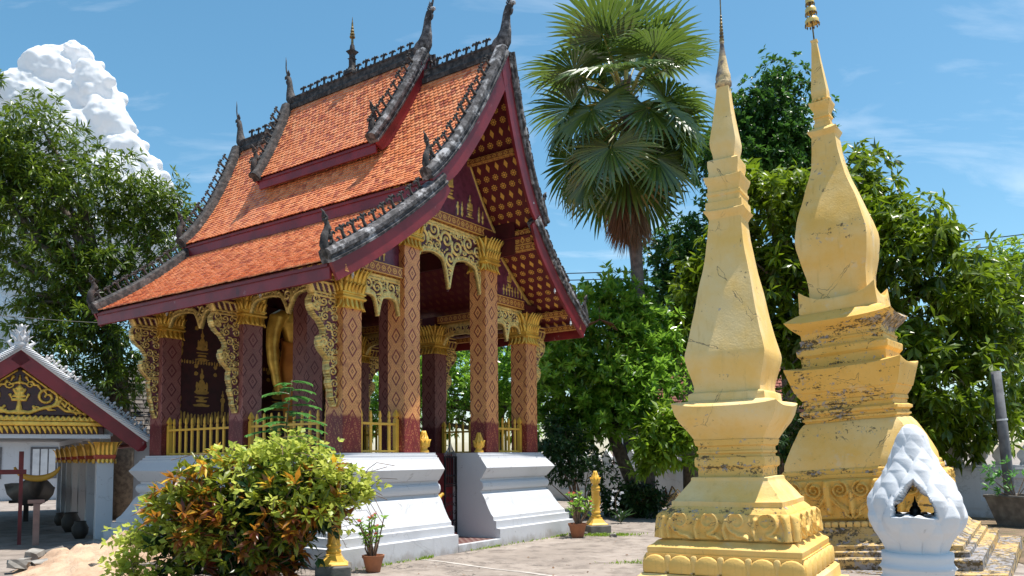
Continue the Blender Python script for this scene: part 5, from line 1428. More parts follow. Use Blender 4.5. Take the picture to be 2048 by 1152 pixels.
def house(name, label, loc, rz, W_, D_, H_, R_, wall, roofm, over=.5):
    h = thing(name, label, 'house', loc, rz)
    m = MB(); m.box(-W_/2, 0, 0, W_/2, D_, H_); wl = m.build('wall', wall, h)
    m = MB(); m.prism([(0, H_), (D_, H_), (D_ / 2, H_ + R_ * .93)], lambda x, y, t: (t, x, y), -W_/2 + .01, W_/2 - .01); m.build('gable', wall, h)
    s0 = H_ - over * R_ / (D_ / 2)
    for a_, b_ in (((-over), D_ / 2), (D_ + over, D_ / 2)):
        p00 = Vector((-W_/2 - over if a_ < 0 else W_/2 + over, a_, s0)); du = Vector(((W_ + 2 * over) * (1 if a_ < 0 else -1), 0, 0)); dv = Vector((0, b_ - a_, R_ + H_ - s0))
        m = MB(); q = [p00, p00 + du, p00 + du + dv, p00 + dv]; m.add([tuple(p_) for p_ in q] + [(p_.x, p_.y, p_.z - .05) for p_ in q], [(0, 1, 2, 3), (7, 6, 5, 4), (0, 4, 5, 1), (1, 5, 6, 2), (2, 6, 7, 3), (3, 7, 4, 0)]); m.build('roof', MAT['dark_wood'], h)
        shingle_roof(h, p00 + Vector((0, 0, .005)), du, dv, int(du.length / .22), max(6, int(dv.length / .2)), roofm)
    return h, wl
simple('blue_wall', (.42, .46, .52), (.34, .38, .44), 2, .8, 0, .1, 20)
H1, wl = house('house', 'pale blue walled house with old wooden shingle roof behind the shed', (-8.7, 24.2, 0), .5, 5.2, 4.0, 2.75, 1.7, MAT['blue_wall'], MAT['shingle'])
for x_ in (-1.2, .9):
    m = MB(); m.box(x_ - .4, -.03, .9, x_ + .4, .0, 2.0); wn_ = m.build('window', MAT['dark_wood'], H1); m = MB(); m.box(x_ - .34, -.035, .96, x_ + .34, -.031, 1.94); m.build('pane', MAT['iron'], wn_)
g = G('red_shingle'); MAT['red_shingle'] = g.done(g.mix(g.attr('tone'), (.12, .04, .03), (.30, .09, .06)), .8)
H2, wl = house('house', 'pink walled house with red roof glimpsed between the trees', (8.2, 33.5, 0), -.3, 8.0, 5.0, 3.9, 2.2, MAT['pink_wall'], MAT['red_shingle'])
m = MB(); m.box(-3.6, -.04, 1.5, -2.9, 0, 3.0); wn_ = m.build('window', MAT['white_metal'], H2); m = MB(); m.box(-3.52, -.045, 1.58, -2.98, -.041, 2.92); m.build('pane', MAT['iron'], wn_)
H3, wl = house('house', 'white house with grey lattice windows far behind the boat shed', (-19.5, 33, 0), .5, 9.0, 5.0, 3.0, 2.0, MAT['white_plaster'], MAT['shingle'])
for x_ in (-2, 0, 2, 3.6):
    m = MB(); m.box(x_ - .5, -.04, .9, x_ + .5, 0, 2.2); wn_ = m.build('window', MAT['grey_post'], H3)
    for k in range(3): m = MB(); m.box(x_ - .42 + k * .29, -.05, .98, x_ - .18 + k * .29, -.041, 2.12); m.build('pane', MAT['white_metal'], wn_)

# ------------------------------------------------------------------ square planter and leaning post by the wall
PLT = thing('planter', 'square tapering concrete planter with ring emblem at the right edge', 'planter', (10.95, 17.1, 0), .35)
m = MB(); m.square([(.34, 0), (.50, .62), (.52, .63), (.52, .68), (.46, .68), (.44, .60)], sub=4); q = m.build('tub', MAT['stone_dark'], PLT, bevel=.01)
m = MB(); m.lathe([(.44, .60), (.01, .64)], 12); m.build('soil', MAT['dirt'], PLT)
m = MB(); 
for r_ in (.135, .062): m.tube([(r_ * math.cos(a), -.445, .36 + r_ * math.sin(a)) for a in np.linspace(0, 2 * PI, 25)], .018, 6)
for e in (-1, 1): m.tube([(e * .05, -.44, .31), (e * .05, -.43, .14)], .014, 5)
em = m.build('ring_emblem', MAT['white_metal'], PLT); em.rotation_euler = (-.0, 0, 0)
PO = thing('leaning_post', 'weathered grey timber post leaning beside the square planter', 'post', (11.0, 17.55, 0))
m = MB(); m.tube([(0, 0, 0), (-.03, 0, .7), (-.10, 0, 1.9), (-.20, 0, 3.4)], [.115, .11, .105, .10], 12); m.build('post_shaft', MAT['grey_post'], PO, smooth=True)
m = MB(); m.tube([(-.12, 0, 2.3), (-.123, 0, 2.34)], .112, 12); m.build('wire_tie', MAT['white_metal'], PO)
m = MB(); m.add([(7.2, 11, .008), (22, 11, .008), (22, 27, .008), (4.4, 27, .008), (5.0, 24.3, .008), (8.3, 17.3, .008)], [(0, 1, 2, 3, 4, 5)]); tag(m.build('dirt_ground', MAT['dirt']), kind='structure')
# blue stand pipe by the wall and wire frame
# ------------------------------------------------------------------ sand heap and rubble
def heap():
    n = 60; xs = np.linspace(-1, 1, n); X, Y = np.meshgrid(xs, xs)
    from mathutils import noise
    r = np.hypot(X, Y); Z = np.clip(1 - r ** 1.5, -.2, 1)
    NZ = np.array([[noise.fractal(Vector((x * 2.2, y * 2.2, 3)), .9, 2, 5) for x in xs] for y in xs]); Z = Z * (.40 + .26 * NZ) + .05 * NZ - .02
    V = np.stack([X * 1.55, Y * 1.9, Z], -1).reshape(-1, 3); i = np.arange(n * n).reshape(n, n)
    F = np.stack([i[:-1, :-1], i[:-1, 1:], i[1:, 1:], i[1:, :-1]], -1).reshape(-1, 4)
    return fastmesh('sand_heap', V, F, None, True)
o = tag(put('sand_heap', heap(), None, MAT['sand']), 'low heap of pinkish builder sand beside the plinth', 'sand heap'); o.location = (-6.0, 12.35, 0); o.rotation_euler = (0, 0, .55)
def rock(seed, s):
    rr = random.Random(seed); bm = bmesh.new(); bmesh.ops.create_cube(bm, size=1)
    bmesh.ops.subdivide_edges(bm, edges=bm.edges[:], cuts=1, use_grid_fill=True)
    for v in bm.verts: v.co = Vector((v.co.x * s[0], v.co.y * s[1], v.co.z * s[2])) + Vector((rr.uniform(-1, 1) * s[0], rr.uniform(-1, 1) * s[1], rr.uniform(-1, 1) * s[2])) * .09
    me = bpy.data.meshes.new('rubble'); bm.to_mesh(me); bm.free(); me.materials.append(MAT['stone'] if seed % 3 else MAT['stone_dark']); return me
rr = random.Random(4)
for k in range(34):
    if k < 20: x_, y_ = -7.35 + rr.uniform(-.45, .35) + k * .01, 11.3 + k * .17 + rr.uniform(-.2, .2)
    else: x_, y_ = -5.9 + (k - 20) * .16 + rr.uniform(-.2, .2), 11.35 + rr.uniform(-.25, .3)
    s = (rr.uniform(.18, .44), rr.uniform(.14, .30), rr.uniform(.06, .13))
    o = put('rubble_piece', rock(k, s)); o.location = (x_, y_, s[2] * .45 + rr.uniform(0, .08)); o.rotation_euler = (rr.uniform(-.22, .22), rr.uniform(-.22, .22), rr.uniform(0, 6))
    tag(o, 'broken grey concrete piece in the row along the left foot of the sand heap' if k < 20 else 'broken grey concrete piece between the sand heap and the croton bush', 'rubble', 'broken concrete pieces left of the sand heap' if k < 20 else 'broken concrete pieces beside the croton bush')
for k, (x_, y_, rz) in enumerate(((-5.15, 11.1, .3), (-4.6, 11.25, -.2))):
    m = MB(); m.box(-.2, -.07, 0, .2, -.04, .16); m.box(-.2, .04, 0, .2, .07, .16)
    for q in (-.2, -.075, .045, .17): m.box(q, -.04, 0, q + .03, .04, .16)
    o = m.build('cinder_block', MAT['stone']); o.location = (x_, y_, .02); o.rotation_euler = (PI / 2 * 0 + .05, 0, rz)
    tag(o, ['hollow grey cinder block lying left of the bushy vine', 'hollow grey cinder block half under the bushy vine'][k], 'cinder block')
# loose stones and tufts by the far bollard
for k, (x_, y_) in enumerate(((1.25, 16.1), (1.42, 16.2), (1.98, 15.8))):
    o = put('stone', rock(50 + k, (.22 - .05 * k, .18, .06))); o.location = (x_, y_, .03); tag(o, ['flat orange brown stone beside the far flower pot', 'small stone between flower pot and yellow bollard', 'pale flat stone in grass by the far bollard'][k], 'stone')

# ------------------------------------------------------------------ overhead wires
def wire(name, label, p, q, sag, r=.02):
    p, q = Vector(p), Vector(q); m = MB(); P = []
    for i in range(25): t = i / 24; P.append(p.lerp(q, t) - Vector((0, 0, sag * 4 * t * (1 - t))))
    m.tube(P, r, 5); tag(m.build(name, MAT['cable']), label, 'power line', 'overhead power lines')
for k, (y0, y1) in enumerate(((541, 531), (553, 546), (569, 564))):
    wire('power_line', ['topmost of the three wires right of the chapel eave', 'middle of the three wires right of the chapel eave', 'lowest of the three wires right of the chapel eave'][k], at(620, y0 + 14, 38), at(1560, y1, 36), .12, .024)
for k, (y0, y1) in enumerate(((482, 460), (500, 476), (520, 496))):
    wire('power_line', ['topmost wire at the right edge above the tree', 'middle wire at the right edge above the tree', 'lowest wire at the right edge above the tree'][k], at(1780, y0 + 8, 27), at(2150, y1 - 6, 26), .1, .018)
wire('power_line', 'thin pale wire crossing in front of the left tree', at(-80, 622, 15), at(420, 648, 19), .1, .007)
# pale cement seam across the court
m = MB(); P = [at(840, 1121, 12), at(905, 1127, 12), at(965, 1134, 12), at(1030, 1142, 12), at(1110, 1152, 12)]
gp = []
for x_, y_ in ((835, 1119), (880, 1123), (930, 1130), (985, 1138), (1050, 1145), (1130, 1156)):
    d = at(x_, y_, 10) - CAMPOS; gp.append(CAMPOS + d * (-1.6 / d.z))
V = []; F = []
for i, p in enumerate(gp): wq = .025 + .035 * (i % 3) / 2 + .02 * i / 5; V += [(p.x, p.y + wq, .005), (p.x, p.y - wq, .005)]
for i in range(len(gp) - 1): F.append((i*2, i*2+1, i*2+3, i*2+2))
m.add(V, F); tag(m.build('cement_seam', simple('pale_cement', (.50, .46, .42), (.34, .30, .27), 7, .9)), kind='structure')
# ------------------------------------------------------------------ foliage tools
def unit(a): return a / np.maximum(1e-9, np.linalg.norm(a, axis=-1, keepdims=True))
def leaf_batch(B, D, L, W_, tone, fold=.18, curl=.18, upn=None):
    """B base points, D directions (n,3); L, W_ arrays; five-vertex folded leaves, four triangles each"""
    n = len(B); D = unit(D)
    up = np.array([0, 0, 1.0]) + RNG.normal(0, .45, (n, 3)) if upn is None else upn
    S = unit(np.cross(D, up)); N = unit(np.cross(S, D))
    L = np.broadcast_to(np.asarray(L, float), (n,))[:, None]; W_ = np.broadcast_to(np.asarray(W_, float), (n,))[:, None]
    m1 = B + D * L * .5 - N * L * .0; tip = B + D * L * .97 - N * L * curl
    mid = m1 - N * W_ * fold + N * L * .02
    l = m1 + S * W_ * .5; r = m1 - S * W_ * .5
    V = np.stack([B, l, r, mid, tip], 1).reshape(-1, 3)
    o = (np.arange(n) * 5)[:, None, None]
    F = (np.array([[0, 2, 3], [0, 3, 1], [3, 2, 4], [3, 4, 1]])[None] + o).reshape(-1, 3)
    return V, F, np.repeat(tone, 5)
def join(batches):
    V, F, T = [], [], []; c = 0
    for v, f, t in batches: V.append(v); F.append(f + c); T.append(t); c += len(v)
    return np.concatenate(V), np.concatenate(F), np.concatenate(T)
def rosettes(P, D, k, L, W_, spread, droop, clumptone, jit=.18, curl=.18, fold=.18):
    """k leaves round each tip P with axis D"""
    n = len(P); D = unit(D)
    A = unit(np.cross(D, RNG.normal(0, 1, (n, 3)))); Bv = np.cross(D, A)
    PP, DD, TT = [], [], []
    ph = RNG.uniform(0, 2 * PI, n)
    for i in range(k):
        a = ph + 2 * PI * i * .618 * 1.0 + RNG.normal(0, .25, n); sp = spread * RNG.uniform(.55, 1.15, n)
        d = D * np.cos(sp)[:, None] + (A * np.cos(a)[:, None] + Bv * np.sin(a)[:, None]) * np.sin(sp)[:, None]
        d[:, 2] -= droop * RNG.uniform(.4, 1.4, n)
        PP.append(P + D * (RNG.uniform(-.25, .1, n) * L)[:, None]); DD.append(d); TT.append(np.clip(clumptone + RNG.normal(0, jit, n), 0, 1))
    P_, D_, T_ = np.concatenate(PP), np.concatenate(DD), np.concatenate(TT); m_ = len(P_)
    return leaf_batch(P_, D_, L * RNG.uniform(.7, 1.2, m_), W_ * RNG.uniform(.75, 1.2, m_), T_, fold, curl)
def crown_tips(blobs, nclump, ntip, crad, up=.35, shell=.35):
    """blobs: (center, radii). returns tips, axes, tone, clump centres"""
    C = np.array([b[0] for b in blobs], float); R_ = np.array([b[1] if hasattr(b[1], '__len__') else (b[1],) * 3 for b in blobs], float)
    wgt = (R_[:, 0] * R_[:, 2] + R_[:, 1] * R_[:, 2]) ; wgt = wgt / wgt.sum()
    bi = RNG.choice(len(blobs), nclump, p=wgt)
    d = unit(RNG.normal(0, 1, (nclump, 3)) + np.array([0, -.25, .12])); rad = RNG.uniform(0, 1, nclump) ** shell
    cc = C[bi] + d * R_[bi] * rad[:, None]
    out_ = unit(d + np.array([0, 0, up]))
    j = np.clip(RNG.normal(0, 1, (nclump, ntip, 3)), -1.5, 1.5); cs = crad * RNG.uniform(.6, 1.4, nclump)
    P = cc[:, None] + j * cs[:, None, None] * np.array([1, 1, .72])
    ax = unit(out_[:, None] * .8 + unit(j) * .8 + RNG.normal(0, .25, (nclump, ntip, 3)))
    tone = np.repeat(np.clip(RNG.normal(.5, .28, nclump), 0, 1), ntip)
    return P.reshape(-1, 3), ax.reshape(-1, 3), tone, cc
def put_leaves(name, parent, mat, batch, label=None):
    V, F, T = batch
    return put(name, fastmesh(name, V, F, {'tone': T}), parent, mat)
def limbs(parent, path, radii, targets, mat, nl=14, name='trunk'):
    m = MB(); m.tube(path, radii, 10)
    path = [Vector(p) for p in path]
    for t in targets[:nl]:
        t = Vector(t); a = path[-1] if random.random() < .6 else path[max(0, len(path) - 2)].lerp(path[-1], random.uniform(.2, 1))
        md = a.lerp(t, .5) + Vector((random.uniform(-.2, .2), random.uniform(-.2, .2), random.uniform(-.1, .35))) * (t - a).length * .35
        r0 = radii[-1] * random.uniform(.45, .8); m.tube([a, a.lerp(md, .6), md, md.lerp(t, .6), t], [r0, r0 * .8, r0 * .62, r0 * .4, r0 * .15], 6)
    o = m.build(name, mat, parent, smooth=True); return o
def tree(name, label, base, path, radii, blobs, nclump, ntip, crad, k, L, W_, spread, droop, mat, bark='bark', up=.35, shell=.35, group=None, nl=16, curl=.18, fold=.18):
    t = thing(name, label, 'tree', base, 0, group); b = Vector(base)
    P, D, T, cc = crown_tips(blobs, nclump, ntip, crad, up, shell)
    ba = rosettes(P, D, k, L, W_, spread, droop, T, curl=curl, fold=fold)
    ba = (ba[0] - np.array(b), ba[1], ba[2])
    put_leaves('crown', t, MAT[mat], ba)
    limbs(t, [Vector(p) - b for p in path], radii, [Vector(c) - b for c in cc], MAT[bark], nl)
    return t
def blob(x, y, Y, rx, ry, rd=None):
    """crown lobe from its centre and half sizes as seen, at depth Y"""
    c = at(x, y, Y); s_ = Y / FPX; return (tuple(c), (rx * s_, (rd if rd else (rx + ry) / 2) * s_, ry * s_))

# ------------------------------------------------------------------ trees
tree('mango_tree', 'tall mango tree with dark drooping leaves behind the boat shed', (-10.9, 22.0, 0), [(-10.9, 22, 0), (-10.8, 22, 2.2), (-11.1, 21.9, 4.4), (-11.3, 21.8, 6.0)], [.34, .28, .25, .2],
     [blob(60, 290, 21.5, 105, 80), blob(190, 380, 21.5, 125, 80), blob(40, 440, 21.5, 120, 120), blob(300, 420, 21.8, 72, 55), blob(150, 540, 21.5, 130, 85), blob(320, 500, 22, 60, 70), blob(215, 650, 21.3, 110, 60), blob(130, 720, 21.3, 95, 60), blob(240, 750, 21.5, 70, 60), blob(-50, 350, 21.5, 80, 130), blob(360, 430, 22.3, 30, 22), blob(90, 620, 21.5, 70, 50)],
     620, 6, .34, 10, .27, .058, 1.15, .35, 'leaf_mango', shell=.30, nl=26)
tree('tree', 'twig tip of another tree poking in at the upper left edge', (-14.2, 20, 0), [(-14.2, 20, 0), (-14.0, 20, 6), (-13.6, 20, 9.8)], [.2, .15, .06], [blob(-22, 150, 20, 26, 20)], 8, 5, .15, 9, .26, .055, 1.1, .3, 'leaf_mango', nl=4)
tree('frangipani_tree', 'round glossy green tree with a leaning trunk right of the chapel', (3.55, 21.6, 0), [(3.55, 21.6, 0), (3.25, 21.7, .9), (2.85, 21.7, 1.9), (2.6, 21.7, 2.6)], [.22, .19, .17, .15],
     [blob(1205, 700, 21.5, 110, 95), blob(1150, 760, 21.3, 75, 80), blob(1270, 780, 21.3, 85, 90), blob(1215, 830, 21.2, 105, 60), blob(1170, 620, 21.8, 62, 50), blob(1235, 600, 21.8, 60, 45), blob(1100, 720, 22.2, 40, 75), blob(1290, 680, 21.8, 55, 70), blob(1130, 850, 21.8, 50, 55)],
     460, 6, .30, 11, .24, .085, 1.15, .02, 'leaf_mid', shell=.28, curl=.1, up=.75)
tree('broad_tree', 'broad tree with large drooping bright leaves behind the two stupas', (9.0, 22.6, 0), [(9.0, 22.6, 0), (9.0, 22.6, 2.0), (9.2, 22.5, 4.0), (9.3, 22.4, 5.4)], [.36, .30, .26, .2],
     [blob(1560, 420, 22, 110, 90), blob(1700, 420, 21.5, 95, 85), blob(1800, 520, 21, 130, 110), blob(1930, 640, 20.5, 110, 100), blob(1880, 780, 20, 120, 100), blob(1780, 720, 20.5, 100, 120), blob(1450, 520, 22.5, 70, 70), blob(1600, 600, 22, 110, 130), blob(1960, 540, 21.5, 60, 40), blob(1900, 870, 19.8, 75, 45), blob(1700, 850, 20.5, 120, 80), blob(1500, 700, 22.5, 90, 120), blob(1410, 560, 22.5, 50, 60), blob(1370, 690, 22.5, 45, 70), blob(1720, 330, 22, 50, 30)],
     760, 5, .33, 9, .38, .12, 1.35, .55, 'leaf_big', shell=.30, nl=26)
tree('broad_tree', 'low branch of bright sunlit leaves left of the front stupa', (5.0, 21.4, 0), [(5.0, 21.4, 0), (4.95, 21.4, 1.4), (4.7, 21.2, 2.4)], [.42, .36, .28],
     [blob(1330, 890, 19.8, 45, 38), blob(1360, 850, 20, 42, 30), blob(1310, 920, 19.8, 25, 16)], 58, 6, .24, 8, .32, .10, 1.2, .35, 'leaf_bright', nl=6)
tree('feathery_tree', 'tall feathery tree rising behind the front stupa', (11.0, 31, 0), [(11, 31, 0), (10.9, 31, 7), (10.7, 31, 12)], [.35, .28, .15],
     [blob(1555, 180, 31, 45, 48), blob(1500, 240, 31, 50, 55), blob(1565, 270, 31, 65, 55), blob(1450, 330, 31, 60, 80), blob(1520, 350, 31, 90, 70), blob(1600, 330, 31, 50, 60)], 330, 8, .42, 9, .26, .12, 1.35, .15, 'leaf_fine', shell=.4)
tree('feathery_tree', 'dark bluish feathery tree between the palm trunk and the front stupa', (7.5, 32.5, 0), [(7.5, 32.5, 0), (7.4, 32.5, 4), (7.3, 32.5, 7)], [.3, .25, .15],
     [blob(1350, 530, 32, 60, 60), blob(1330, 620, 32, 50, 80), blob(1390, 480, 32, 60, 55), blob(1300, 690, 32, 60, 70), blob(1400, 620, 32, 60, 90)], 240, 8, .45, 9, .26, .12, 1.35, .15, 'leaf_fine', shell=.4)
tree('garden_tree', 'light green tree behind the wall at the far right edge', (17.5, 26, 0), [(17.5, 26, 0), (17.4, 26, 2), (17.3, 26, 4)], [.25, .2, .15],
     [blob(2010, 560, 26, 70, 70), blob(2050, 680, 26, 70, 90), blob(2030, 820, 26, 60, 60)], 230, 7, .35, 9, .22, .08, 1.2, .2, 'leaf_bright', shell=.35)
tree('garden_tree', 'leafy green tree seen through the open chapel bays', (-.6, 26.5, 0), [(-.6, 26.5, 0), (-.5, 26.5, 1.5), (-.4, 26.5, 3)], [.22, .18, .14],
     [blob(940, 760, 26, 90, 100), blob(830, 790, 26, 80, 90), blob(1040, 800, 26, 80, 90), blob(740, 820, 26, 60, 60), blob(1020, 640, 27, 70, 60)], 300, 6, .38, 10, .25, .085, 1.2, .1, 'leaf_mid', shell=.35)
# deep-shade shrubbery at the foot of the wall
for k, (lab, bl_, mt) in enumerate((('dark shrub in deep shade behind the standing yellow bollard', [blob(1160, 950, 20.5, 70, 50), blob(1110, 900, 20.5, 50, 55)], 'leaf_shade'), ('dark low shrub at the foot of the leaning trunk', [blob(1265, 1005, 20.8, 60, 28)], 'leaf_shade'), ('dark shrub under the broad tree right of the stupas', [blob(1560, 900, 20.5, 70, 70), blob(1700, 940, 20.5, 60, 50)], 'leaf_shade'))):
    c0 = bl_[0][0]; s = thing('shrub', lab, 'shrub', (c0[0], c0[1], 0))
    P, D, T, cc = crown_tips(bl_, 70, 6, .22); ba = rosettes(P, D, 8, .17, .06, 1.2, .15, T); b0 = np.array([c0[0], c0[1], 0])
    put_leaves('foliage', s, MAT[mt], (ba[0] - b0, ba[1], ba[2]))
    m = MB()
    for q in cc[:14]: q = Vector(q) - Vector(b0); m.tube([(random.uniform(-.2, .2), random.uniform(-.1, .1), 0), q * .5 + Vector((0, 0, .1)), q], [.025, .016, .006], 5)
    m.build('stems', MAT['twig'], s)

# ------------------------------------------------------------------ sugar palm
PALM = thing('sugar_palm', 'tall fan palm with a skirt of dead leaves behind the chapel', 'palm', (3.75, 22, 0))
m = MB(); P = []; R_ = []
for i in range(40):
    t = i / 39; P.append((-.02 * 0 - .42 * t ** 1.4 + .0, 0, 12.3 * t)); R_.append(.205 - .055 * t + .010 * (i % 2))
m.tube(P, R_, 14); m.build('trunk', MAT['palm_bark'], PALM, smooth=False)
def fan_mesh(seed, R0, nseg=44, arc=5.0, dead=False):
    """fan leaf: petiole along +x, blade of folded segments; built flat-ish then drooped at the tips"""
    rr = np.random.default_rng(seed); V = []; F = []; T = []; c = 0
    for i in range(nseg):
        a = -arc / 2 + arc * i / (nseg - 1) + rr.normal(0, .015); l = R0 * (1 - .16 * (abs(a) / (arc / 2)) ** 2) * rr.uniform(.9, 1.06)
        wdt = arc / nseg * .5 * R0 * .62; dr = (.34 if not dead else .0) * rr.uniform(.6, 1.6); cup = .18 if not dead else rr.uniform(-.06, .06)
        d = np.array([math.cos(a), math.sin(a), 0]); s_ = np.array([-math.sin(a), math.cos(a), 0]); tn = rr.uniform(.15, .95)
        pts = []
        for t, wq in ((.05, .08), (.35, .55), (.62, .95), (.82, .55), (1.0, .03)):
            z_ = cup * l * t * (1 - .4 * t) - dr * l * max(0, t - .55) ** 1.7 * 1.6
            p = d * l * t + np.array([0, 0, z_]); fold_ = .55 * wq * wdt
            pts.append((p + s_ * wq * wdt - np.array([0, 0, fold_]), p + np.array([0, 0, fold_ * .2]), p - s_ * wq * wdt - np.array([0, 0, fold_])))
        for q in pts: V += [q[0], q[1], q[2]]; T += [tn] * 3
        for j in range(4):
            b = c + j * 3; F += [(b, b+1, b+4, b+3), (b+1, b+2, b+5, b+4)]
        c += 15
    V = np.array(V) ; return V, np.array(F), np.array(T)
def frame_from(d, upv):
    x = unit(np.array(d, float)); y = unit(np.cross(upv, x)); z = np.cross(x, y); return np.stack([x, y, z], 1)
pc = np.array([-.42, 0, 11.9]); rr = random.Random(12)
leafs = []
for k in range(38):
    t = k / 37; az = k * 2.39996 + rr.uniform(-.2, .2); el = math.radians(82 - 150 * t ** .85 + rr.uniform(-8, 8)); leafs.append((az, el, False))
for k in range(22): leafs.append(((0 if k % 2 else PI) + rr.uniform(-.9, .9) + (PI / 2 if k % 5 == 0 else 0), math.radians(-70 - rr.uniform(0, 14)), True))
for i, (az, el, dead) in enumerate(leafs):
    d = np.array([math.cos(az) * math.cos(el), math.sin(az) * math.cos(el), math.sin(el)])
    pl = (1.75 if not dead else .95) * rr.uniform(.65, 1.2); b0 = pc + np.array([0, 0, -.5 + .45 * (el / 1.4)]) + (np.array([0, 0, -1.25]) if dead else 0)
    drp = .10 if not dead else .0
    end = b0 + d * pl + np.array([0, 0, -drp * pl])
    dd = unit(d + np.array([0, 0, -.25 - .35 * math.cos(el) - (.9 if el < .15 else 0)]) if not dead else d + np.array([0, 0, -.5])); upv = np.array([0, 0, 1.0]) if abs(dd[2]) < .9 else np.array([math.cos(az), math.sin(az), 0])
    Fm = frame_from(dd, upv)
    V, F, T = fan_mesh(100 + i, rr.uniform(1.45, 1.8) if not dead else rr.uniform(1.25, 1.6), 40 if not dead else 30, 4.6 if not dead else 1.1, dead)
    V = V @ Fm.T + end
    o = put('dead_leaf' if dead else 'leaf', fastmesh('leaf', V, F, {'tone': T}, False), PALM, MAT['leaf_dead'] if dead else MAT['leaf_palm'])
    m = MB(); m.tube([b0, b0 + d * pl * .5 + np.array([0, 0, .04]), end, end + dd * .12], [.045, .03, .022, .01], 6); m.build('petiole', MAT['leaf_dead'] if dead else simple('petiole_green', (.30, .27, .06), (.20, .20, .04), 5, .5) if 'petiole_green' not in MAT else (MAT['leaf_dead'] if dead else MAT['petiole_green']), o)
m = MB()
for k in range(26):
    a = k * 2.4; z_ = 10.9 + (k / 26) * 1.3; d = Vector((math.cos(a), math.sin(a), .9)).normalized(); b_ = Vector((-.38, 0, z_)); m.tube([b_, b_ + d * .3, b_ + d * .46], [.07, .055, .02], 5, None)
m.build('leaf_bases', MAT['palm_bark'], PALM)

# ------------------------------------------------------------------ hanging dry leaf basket in the round tree, heap of dry fronds, flowers
HB = tag(None or (lambda: (lambda m: (m.add([(-.62, .02, -.17), (-.42, -.16, .03), (-.02, -.1, .14), (0, .05, .20), (-.30, .14, .02), (-.5, .02, -.06)], [(0, 1, 2, 3), (0, 3, 4), (0, 4, 5)]), m.add([(.48, .02, -.12), (.32, -.16, .05), (.02, -.1, .16), (0, .05, .20), (.26, .14, .04)], [(0, 3, 2, 1), (0, 4, 3)]), m.tube([(0, 0, .18), (0, 0, .5)], .008, 4), m.build('dry_palm_husk', MAT['leaf_dead']))[-1])(MB()))(), 'brown dry palm husk caught on top of the round glossy tree', 'husk')
HB.location = at(1199, 652, 20.2); q = HB.modifiers.new('solid', 'SOLIDIFY'); q.thickness = .02
FR = thing('dry_fronds', 'heap of dry brown fronds under the leaning trunk', 'dry fronds', (3.9, 20.6, 0))
for k in range(9):
    m = MB(); a = random.uniform(-.6, 3.6); l = random.uniform(.7, 1.2); m.tube([(0, 0, .25), (l * .5 * math.cos(a), l * .3 * math.sin(a), .62 + .03 * k), (l * math.cos(a), l * .5 * math.sin(a), .34)], [.02, .016, .005], 4)
    for j in range(12):
        t = .3 + j * .06; p = Vector((l * t * math.cos(a), l * .5 * t * math.sin(a), .62 - .25 * abs(t - .55))); 
        for e in (-1, 1): m.tube([p, p + Vector((e * .12 * math.sin(a) + .1 * math.cos(a), -e * .12 * math.cos(a), -.22))], [.008, .002], 3)
    m.build('frond', MAT['straw'] if k % 2 else MAT['leaf_dead'], FR)
OR = thing('orchid', 'pale flowering orchid spray in the shade behind the far bollard', 'flower', (2.55, 18.9, 0))
m = MB(); m.tube([(0, 0, 0), (-.1, 0, .3), (-.12, -.02, .62), (-.02, -.04, .8)], .008, 4); m.build('stem', MAT['twig'], OR)
P = np.array([[-.12 + random.uniform(-.12, .2), -.03 + random.uniform(-.06, .06), .15 + random.uniform(0, .62)] for _ in range(18)])
put_leaves('blossom', OR, MAT['flower_white'], rosettes(P, np.tile([0, -1.0, .3], (18, 1)), 5, .05, .04, 1.2, 0, np.full(18, .6)))
put_leaves('foliage', OR, MAT['leaf_shade'], rosettes(np.array([[0, 0, .1]] * 4), np.tile([0, 0, 1.0], (4, 1)), 6, .4, .05, .8, .1, np.full(4, .4)))

# ------------------------------------------------------------------ potted euphorbia, twice
def potted(label, loc, s, seed):
    o = thing('potted_plant', label, 'potted plant', loc, 0, 'small terracotta pots of red flowering euphorbia'); rr = random.Random(seed)
    m = MB(); m.lathe([(.10 * s, 0), (.105 * s, .01), (.15 * s, .20 * s), (.165 * s, .215 * s), (.168 * s, .25 * s), (.15 * s, .25 * s), (.14 * s, .21 * s), (.01, .205 * s)], 22); m.build('pot', MAT['terracotta'], o, smooth=False, autos=40)
    tips = []; m = MB()
    for k in range(13):
        a = rr.uniform(0, 6.28); r_ = rr.uniform(.06, .26) * s; h = rr.uniform(.28, .60) * s; b = Vector((.06 * math.cos(a) * rr.random(), .06 * math.sin(a) * rr.random(), .2 * s)); t = Vector((r_ * math.cos(a), r_ * math.sin(a), .2 * s + h)); md = b.lerp(t, .5) + Vector((rr.uniform(-.05, .05), rr.uniform(-.05, .05), 0))
        m.tube([b, md, t], [.015 * s, .012 * s, .008 * s], 5); tips.append((t, (t - md).normalized()))
        tips.append((md.lerp(t, .5), (t - md).normalized() + Vector((rr.uniform(-.4, .4), rr.uniform(-.4, .4), 0))))
    m.build('stems', MAT['twig'], o)
    P = np.array([t[0] for t in tips]); D = np.array([t[1] for t in tips])
    put_leaves('foliage', o, MAT['leaf_mid'], rosettes(P, D, 9, .10 * s, .035 * s, 1.15, .05, np.full(len(P), .75)))
    for t in tips[::4]:
        P = np.array([t[0] + Vector((0, 0, .05 * s))] * 3) + RNG.normal(0, .008, (3, 3))
        put_leaves('flower', o, MAT['flower_red'], rosettes(P, np.tile([0, -.3, 1.0], (3, 1)), 6, .035, .03, 1.2, 0, np.full(3, .5)))
potted('small terracotta pot with sparse red flowered plant beside the near bollard', (-1.98, 11.28, 0), .95, 3)
potted('terracotta pot with fuller red flowered plant at the far plinth corner', (1.27, 15.75, 0), 1.12, 5)
